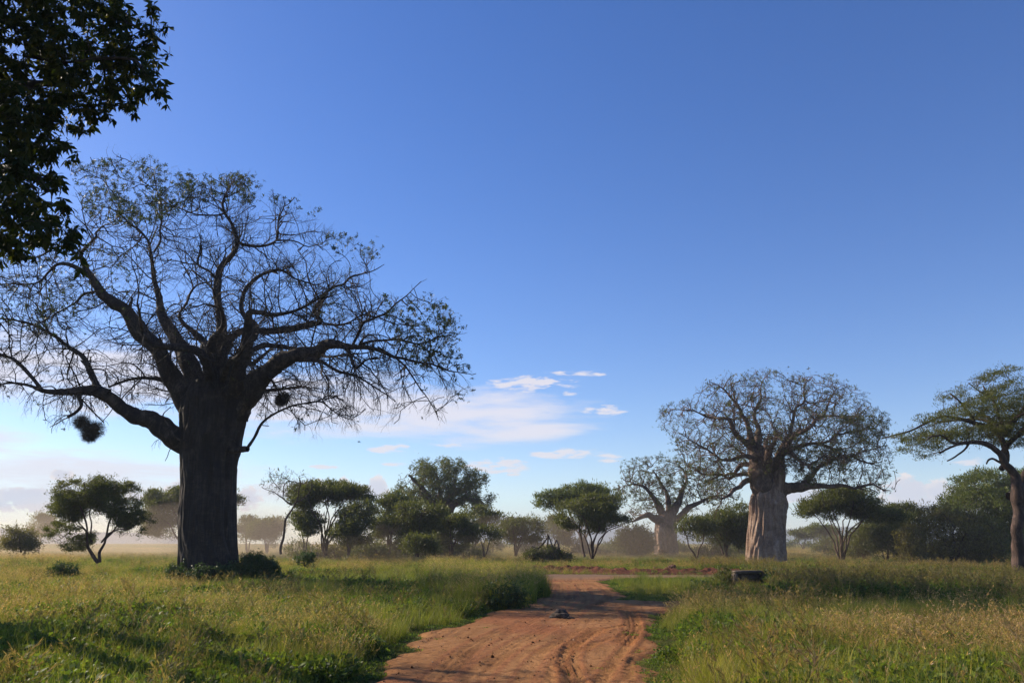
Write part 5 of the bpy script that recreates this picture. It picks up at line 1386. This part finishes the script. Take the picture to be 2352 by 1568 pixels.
GREENS = [(.115, .145, .022), (.090, .122, .020), (.145, .165, .032), (.18, .175, .045)]
STRAWS = [(.22, .20, .075), (.17, .165, .055), (.27, .235, .115), (.15, .15, .045)]
SEEDS = [(.30, .20, .13), (.36, .27, .18), (.22, .15, .09)]
DARKG = [(.035, .070, .014), (.050, .085, .018), (.075, .115, .022), (.12, .17, .03)]
def blades(n, rad, h, w, lean, rng, pal, seg=3, curve=.5):
    a = rng.uniform(0, 2 * math.pi, n); r = rad * np.sqrt(rng.rand(n))
    p = np.stack([np.cos(a) * r, np.sin(a) * r, np.zeros(n) - .03], 1)
    hh = h * rng.uniform(.5, 1.15, n); b = rng.uniform(0, 2 * math.pi, n)
    ld = np.stack([np.cos(b), np.sin(b), np.zeros(n)], 1)
    side = np.stack([-np.sin(b), np.cos(b), np.zeros(n)], 1)
    tw = rng.uniform(-.8, .8, n)[:, None]; side = norm(side + ld * tw)
    le = lean * rng.uniform(.2, 1.3, n)
    V = []; 
    for s in range(seg + 1):
        t = s / seg
        q = p + np.array([0, 0, 1]) * (hh * (t - curve * .35 * t * t * le))[:, None] + ld * (hh * le * (t * .35 + .65 * t * t))[:, None]
        ww = w * (1 - t * .85) * (0.6 + .4 * min(1, t * 4))
        V.append(q - side * ww / 2); V.append(q + side * ww / 2)
    tip = q
    V = np.stack(V, 1).reshape(-1, 3)
    m = (seg + 1) * 2
    i = np.arange(n)[:, None] * m + np.arange(seg)[None] * 2
    Fq = np.stack([i, i + 1, i + 3, i + 2], -1).reshape(-1, 4)
    c = np.array(pal)[rng.randint(0, len(pal), n)] * rng.uniform(.75, 1.25, (n, 1))
    return V, Fq, np.repeat(c, m, axis=0), tip, norm(ld * .6 + np.array([0, 0, .6]))
def heads(tip, d, rng, L, W, pal, cnt=6):
    q = np.repeat(np.arange(len(tip)), cnt)
    c = tip[q] - d[q] * (rng.rand(len(q)) * L * 1.1)[:, None] + rng.normal(0, W * .25, (len(q), 3))
    dd = norm(d[q] + rdir(len(q), rng) * .45 + np.array([0, 0, -.1]))
    V, Fq = leaf_quads(c, dd, perp(dd, rng), np.full(len(q), L * .45), np.full(len(q), W))
    cc = np.array(pal)[rng.randint(0, len(pal), len(q))] * rng.uniform(.8, 1.2, (len(q), 1))
    return V, Fq, np.repeat(cc, 4, axis=0)
def broad(n, rad, h, size, rng, pal):
    """A leafy weed clump."""
    a = rng.uniform(0, 2 * math.pi, n); r = rad * np.sqrt(rng.rand(n)); z = h * rng.rand(n) ** .6 * (1 - .4 * (r / rad) ** 2)
    c = np.stack([np.cos(a) * r, np.sin(a) * r, z], 1)
    d = norm(rdir(n, rng) + np.stack([np.cos(a), np.sin(a), np.full(n, .35)], 1)); nn = norm(np.array([0, 0, 1.]) + rdir(n, rng) * .8); nn = norm(nn - d * (nn * d).sum(1, keepdims=True))
    L = size * rng.uniform(.6, 1.3, n)
    V, Fq = leaf_quads(c, d, nn, L, L * .6, .1)
    cc = np.array(pal)[rng.randint(0, len(pal), n)] * rng.uniform(.8, 1.2, (n, 1))
    return V, Fq, np.repeat(cc, 4, axis=0)

protos = bpy.data.collections.new('grass_tuft_shapes')
NP = [0]
def proto(parts):
    vs = []; fs = []; cs = []; o = 0
    for p in parts:
        vs.append(p[0]); fs.append(p[1] + o); cs.append(p[2]); o += len(p[0])
    me = mesh_np('tuft_%02d' % NP[0], np.concatenate(vs), fs, gmat)
    a = me.color_attributes.new('blade', 'FLOAT_COLOR', 'POINT')
    c = np.concatenate(cs); a.data.foreach_set('color', np.c_[c, np.ones(len(c))].astype(np.float32).ravel())
    ob = bpy.data.objects.new('tuft_%02d' % NP[0], me); protos.objects.link(ob); NP[0] += 1
rg = np.random.RandomState(99)
# 0-3 green tufts with some straw
for k in range(4):
    A = blades(46, .16, .44, .009, .55, rg, GREENS); B = blades(12, .16, .52, .006, .5, rg, STRAWS)
    proto([A[:3], B[:3]])
# 4-7 seeded dry grass
for k in range(4):
    A = blades(34, .17, .42, .008, .5, rg, GREENS + STRAWS[:1]); B = blades(15, .18, .62, .0045, .42, rg, STRAWS)
    proto([A[:3], B[:3], heads(B[3], B[4], rg, .085, .009, SEEDS, 5)])
# 8-10 broad-leaved weeds
for k in range(3):
    proto([broad(130, .26, .38, .085, rg, DARKG), blades(16, .25, .55, .008, .5, rg, GREENS)[:3]])
# 11-12 tall weedy stalks
for k in range(2):
    A = blades(12, .16, .74, .010, .28, rg, [(.12, .10, .05), (.09, .10, .03)]); 
    proto([A[:3], heads(A[3], A[4], rg, .20, .009, [(.16, .12, .07), (.10, .10, .035), (.20, .14, .09)], 22), broad(60, .2, .5, .07, rg, DARKG), blades(20, .22, .6, .009, .5, rg, GREENS)[:3]])
# 13-14 short turf
for k in range(2):
    A = blades(60, .22, .13, .008, .9, rg, GREENS + STRAWS[:2]); proto([A[:3]])
# 15-16 creeping mat
for k in range(2):
    proto([broad(110, .25, .07, .05, rg, DARKG)])
# 17-19 wide far clumps
for k in range(3):
    A = blades(130, .75, .42, .022, .6, rg, GREENS + STRAWS[:2], 2); B = blades(36, .75, .55, .014, .5, rg, STRAWS, 2)
    proto([A[:3], B[:3], heads(B[3], B[4], rg, .11, .03, SEEDS, 3)])
# 20 lush tall green grass
for k in range(2):
    A = blades(60, .18, .74, .012, .4, rg, GREENS); B = blades(10, .18, .85, .005, .3, rg, STRAWS); proto([A[:3], B[:3], heads(B[3], B[4], rg, .09, .012, SEEDS, 5)])

LUSH = [(980, 1300), (1255, 1318), (1275, 1372), (1190, 1400), (1060, 1400), (960, 1370)]
SHADOW_BAND = [(1560, 1322), (1640, 1300), (1800, 1312), (2400, 1318), (2420, 1395), (1900, 1392), (1640, 1392), (1560, 1385)]  # dark tall weeds put here in place of the baobab crown's shadow
WEEDL = [(-60, 1440), (250, 1400), (520, 1440), (700, 1568), (-60, 1568)]
BENCHV = [(1676, 1306), (1766, 1306), (1766, 1338), (1676, 1338)]

def scatter():
    rng = np.random.RandomState(5)
    P_ = []; 
    rings = [(5, 12, 34), (12, 20, 30), (20, 32, 19), (32, 50, 10.5), (50, 80, 6.0), (80, 130, 2.2)]
    for (a, b, dens) in rings:
        half = R(60) if a < 12 else (R(52) if a < 32 else R(41))
        n = int(dens * half * (b * b - a * a))
        rr = np.sqrt(rng.uniform(a * a, b * b, n)); th = rng.uniform(-half, half, n)
        P_.append(np.stack([rr * np.sin(th), rr * np.cos(th), np.full(n, 0.)], 1))
    for (a, b, dens) in [(110, 220, .5), (220, 420, .16), (420, 1000, .03)]:
        half = R(36); n = int(dens * half * (b * b - a * a))
        rr = np.sqrt(rng.uniform(a * a, b * b, n)); th = rng.uniform(-half, half, n)
        P_.append(np.stack([rr * np.sin(th), rr * np.cos(th), np.full(n, 1.)], 1))
    A = np.concatenate(P_); x, y, far = A.T; n = len(x)
    d, _ = polydist(x, y, TRACK); ins = inpoly(x, y, TRACK)
    sd = np.where(ins, -d, d) - (fbm(x, y, 1.6, 31) - .5) * 1.3 + (fbm(x, y, .45, 88) - .5) * .9       # positive = off the track
    u, v = proj(x, y, np.full(n, 0.0)); u2, v2 = proj(x, y, np.full(n, .5))
    near = far == 0
    short = inpoly(x, y, SHORT)
    dB, _ = polydist(x, y, BERM, closed=False)
    lush = inpoly(u, v, LUSH) & near; band = inpoly(u, v, SHADOW_BAND) & near; weedl = inpoly(u2, v2, WEEDL) & near
    keep = (sd > -.05) & ((dB > 2.2) | (rng.rand(n) < .10)) 
    keep |= (sd > -1.0) & (rng.rand(n) < .12) & near & (fbm(x, y, 1.1, 61) > .56)
    for (pu, pv, pw, ph) in [(1480, 1431, 24, 5), (1450, 1457, 22, 4), (1500, 1462, 26, 7), (1492, 1505, 42, 10), (1508, 1530, 30, 12), (905, 1494, 30, 8), (957, 1447, 30, 4), (1480, 1550, 20, 8), (940, 1470, 22, 5)]:
        pm = (((u - pu) / pw) ** 2 + ((v - pv) / ph) ** 2 < 1) & near
        keep |= pm & (rng.rand(n) < .9)
    keep &= ~((np.abs(x - (-16.8)) < 1.7) & (np.abs(y - 45) < 1.7))
    n1 = fbm(x, y, 5.5, 41); n2 = fbm(x, y, 2.2, 47); n3 = fbm(x, y, 14, 43); n4 = rng.rand(n)
    typ = np.zeros(n, int)
    dry = n1 * .55 + n2 * .25 + n3 * .35 + rng.normal(0, .06, n)
    typ = np.where(dry > .63, rng.randint(4, 8, n), rng.randint(0, 4, n))
    weed = (n2 * .6 + fbm(x, y, 3.5, 53) * .55 + rng.normal(0, .05, n)) > .665
    typ = np.where(weed, rng.randint(8, 11, n), typ)
    typ = np.where(weedl & (n2 + rng.normal(0, .08, n) > .42), rng.randint(8, 11, n), typ)
    typ = np.where(rng.rand(n) < .025, rng.randint(11, 13, n), typ)
    typ = np.where(lush, np.where(rng.rand(n) < .6, rng.randint(20, 22, n), typ), typ)
    typ = np.where(band & (rng.rand(n) < .75), np.where(rng.rand(n) < .75, rng.randint(8, 11, n), rng.randint(11, 13, n)), typ)
    typ = np.where(short & near, np.where(rng.rand(n) < .12, rng.randint(0, 4, n), rng.randint(13, 15, n)), typ)
    edge = (sd < .45) & near
    typ = np.where(edge & ~lush, np.where(rng.rand(n) < .6, rng.randint(15, 17, n), rng.randint(13, 15, n)), typ)
    typ = np.where(far == 1, rng.randint(17, 20, n), typ)
    sc = rng.uniform(.75, 1.3, n) * (.82 + .5 * fbm(x, y, 3.0, 67))
    sc = sc * np.where((rng.rand(n) < .05) & (typ < 8), rng.uniform(1.2, 1.6, n), 1)
    sc = np.where(near, sc, sc * np.where(y > 400, 2.2, 1.25))
    sc = np.where(near & (y > 50), sc * 1.0, sc)
    sc = np.where((sd < 1.3) & ~lush & near, sc * (.55 + .35 * np.clip(sd, 0, 1.3)), sc)
    sc = np.where(band, sc * 1.15, sc)
    # no tall growth right in front of the bench
    inb = (u > 1665) & (u < 1775) & (y > 28) & (y < 43.2); sc = np.where(inb, sc * .5, sc)
    behind = (np.abs(u - 1420) < 230) & (y > 55) & (y < 66); sc = np.where(behind & (y < 61.5), sc * .6, sc)
    # tint
    t = np.array([[1.04, 1.07, .86]]) * rng.uniform(.82, 1.2, (n, 1))
    t *= (1 + np.clip((n3 - .5) * 1.2, -.3, .3))[:, None] ** np.array([1.0, .55, .8])
    z = ground_z(x, y)
    tiltv = rng.normal(0, .10, (n, 2)); 
    k = keep
    V = np.stack([x, y, z], 1)[k]
    me = bpy.data.meshes.new('grass'); me.vertices.add(len(V)); me.vertices.foreach_set('co', V.astype(np.float32).ravel())
    def at_(nm, ty, arr, key='value'):
        a = me.attributes.new(nm, ty, 'POINT'); a.data.foreach_set(key, arr.ravel())
    at_('idx', 'INT', typ[k].astype(np.int32)); at_('size', 'FLOAT', sc[k].astype(np.float32))
    rot = np.stack([tiltv[:, 0], tiltv[:, 1] , rng.uniform(0, 2 * math.pi, n)], 1)[k].astype(np.float32)
    at_('rot', 'FLOAT_VECTOR', rot, 'vector'); 
    a = me.attributes.new('tint', 'FLOAT_COLOR', 'POINT'); a.data.foreach_set('color', np.c_[t[k], np.ones(k.sum())].astype(np.float32).ravel())
    o = link('grass', me); tag(o, 'green and straw coloured grass and weeds covering the plain on both sides of the track', 'grass', kind='stuff')
    g = bpy.data.node_groups.new('scatter_tufts', 'GeometryNodeTree')
    g.interface.new_socket('Geometry', in_out='INPUT', socket_type='NodeSocketGeometry'); g.interface.new_socket('Geometry', in_out='OUTPUT', socket_type='NodeSocketGeometry')
    gi = g.nodes.new('NodeGroupInput'); go = g.nodes.new('NodeGroupOutput')
    m2p = g.nodes.new('GeometryNodeMeshToPoints'); iop = g.nodes.new('GeometryNodeInstanceOnPoints'); ci = g.nodes.new('GeometryNodeCollectionInfo')
    ci.inputs['Collection'].default_value = protos; ci.inputs['Separate Children'].default_value = True; ci.inputs['Reset Children'].default_value = True
    def na(nm, ty):
        q = g.nodes.new('GeometryNodeInputNamedAttribute'); q.data_type = ty; q.inputs['Name'].default_value = nm; return q.outputs['Attribute']
    g.links.new(gi.outputs[0], m2p.inputs[0]); g.links.new(m2p.outputs[0], iop.inputs['Points']); g.links.new(ci.outputs[0], iop.inputs['Instance'])
    iop.inputs['Pick Instance'].default_value = True
    g.links.new(na('idx', 'INT'), iop.inputs['Instance Index']); g.links.new(na('size', 'FLOAT'), iop.inputs['Scale'])
    e2r = g.nodes.new('FunctionNodeEulerToRotation'); g.links.new(na('rot', 'FLOAT_VECTOR'), e2r.inputs[0]); g.links.new(e2r.outputs[0], iop.inputs['Rotation'])
    g.links.new(iop.outputs[0], go.inputs[0])
    md = o.modifiers.new('scatter', 'NODES'); md.node_group = g
    print('GRASS INSTANCES', k.sum())
scatter()

# ------------------------------------------------------------------ air
def volume_mat(name, col, dens, aniso=0.0):
    m, nt, out = newmat(name)
    v = nt.nodes.new('ShaderNodeVolumePrincipled')
    v.inputs['Color'].default_value = (*col, 1); v.inputs['Density'].default_value = dens
    v.inputs['Anisotropy'].default_value = aniso
    nt.links.new(v.outputs[0], out.inputs['Volume'])
    return m
def haze_box():
    x0, x1, y0, y1, z0, z1 = -4300, 4300, -4300, 4300, -6.5, 150
    V = np.array([[x, y, z] for x in (x0, x1) for y in (y0, y1) for z in (z0, z1)], float)
    Fq = np.array([[0, 1, 3, 2], [4, 6, 7, 5], [0, 4, 5, 1], [2, 3, 7, 6], [0, 2, 6, 4], [1, 5, 7, 3]])
    tag(link('haze', mesh_np('haze', V, Fq, volume_mat('haze_air', (.80, .88, 1.0), HAZE))), kind='stuff')
HAZE = .00028
haze_box()

def dust(name_v, u, Y, rx, ry, rz, dens, zc=.6):
    c = P(u, 1247, Y); c[2] = zc
    nu, nv = 48, 24
    U, W = np.meshgrid(np.linspace(0, 2 * math.pi, nu, endpoint=False), np.linspace(0, math.pi, nv))
    S = np.stack([np.sin(W) * np.cos(U), np.sin(W) * np.sin(U), np.cos(W)], -1).reshape(-1, 3)
    bump = 1 + .28 * (vnoise(S[:, 0] + S[:, 2], S[:, 1] - S[:, 2] * .5, .6, int(u)) - .5)
    V = S * np.array([rx, ry, rz]) * bump[:, None]
    i, j = np.meshgrid(np.arange(nv - 1), np.arange(nu), indexing='ij')
    Fq = np.stack([i * nu + j, (i + 1) * nu + j, (i + 1) * nu + (j + 1) % nu, i * nu + (j + 1) % nu], -1).reshape(-1, 4)
    tag(link('dust', mesh_np('dust', V, Fq, dens), loc=tuple(float(q) for q in c)), kind='stuff')
D1 = volume_mat('dust_dense', (.93, .74,   .56), .0055, .3)
D2 = volume_mat('dust_thin', (.93, .74, .56), .0045, .3)
dust('dust', 430, 108, 26, 14, 7, D1)
dust('dust', 380, 125, 44, 18, 10, D1)
dust('dust', 620, 112, 18, 10, 5, D1)
dust('dust', 250, 150, 60, 20, 10, D2)
dust('dust', 900, 84, 20, 5, 2.4, D2)
dust('dust', 1150, 100, 30, 14, 5, D2)
dust('dust', 1480, 108, 34, 14, 6, D2)
dust('dust', 2000, 88, 10, 6, 4, D2)
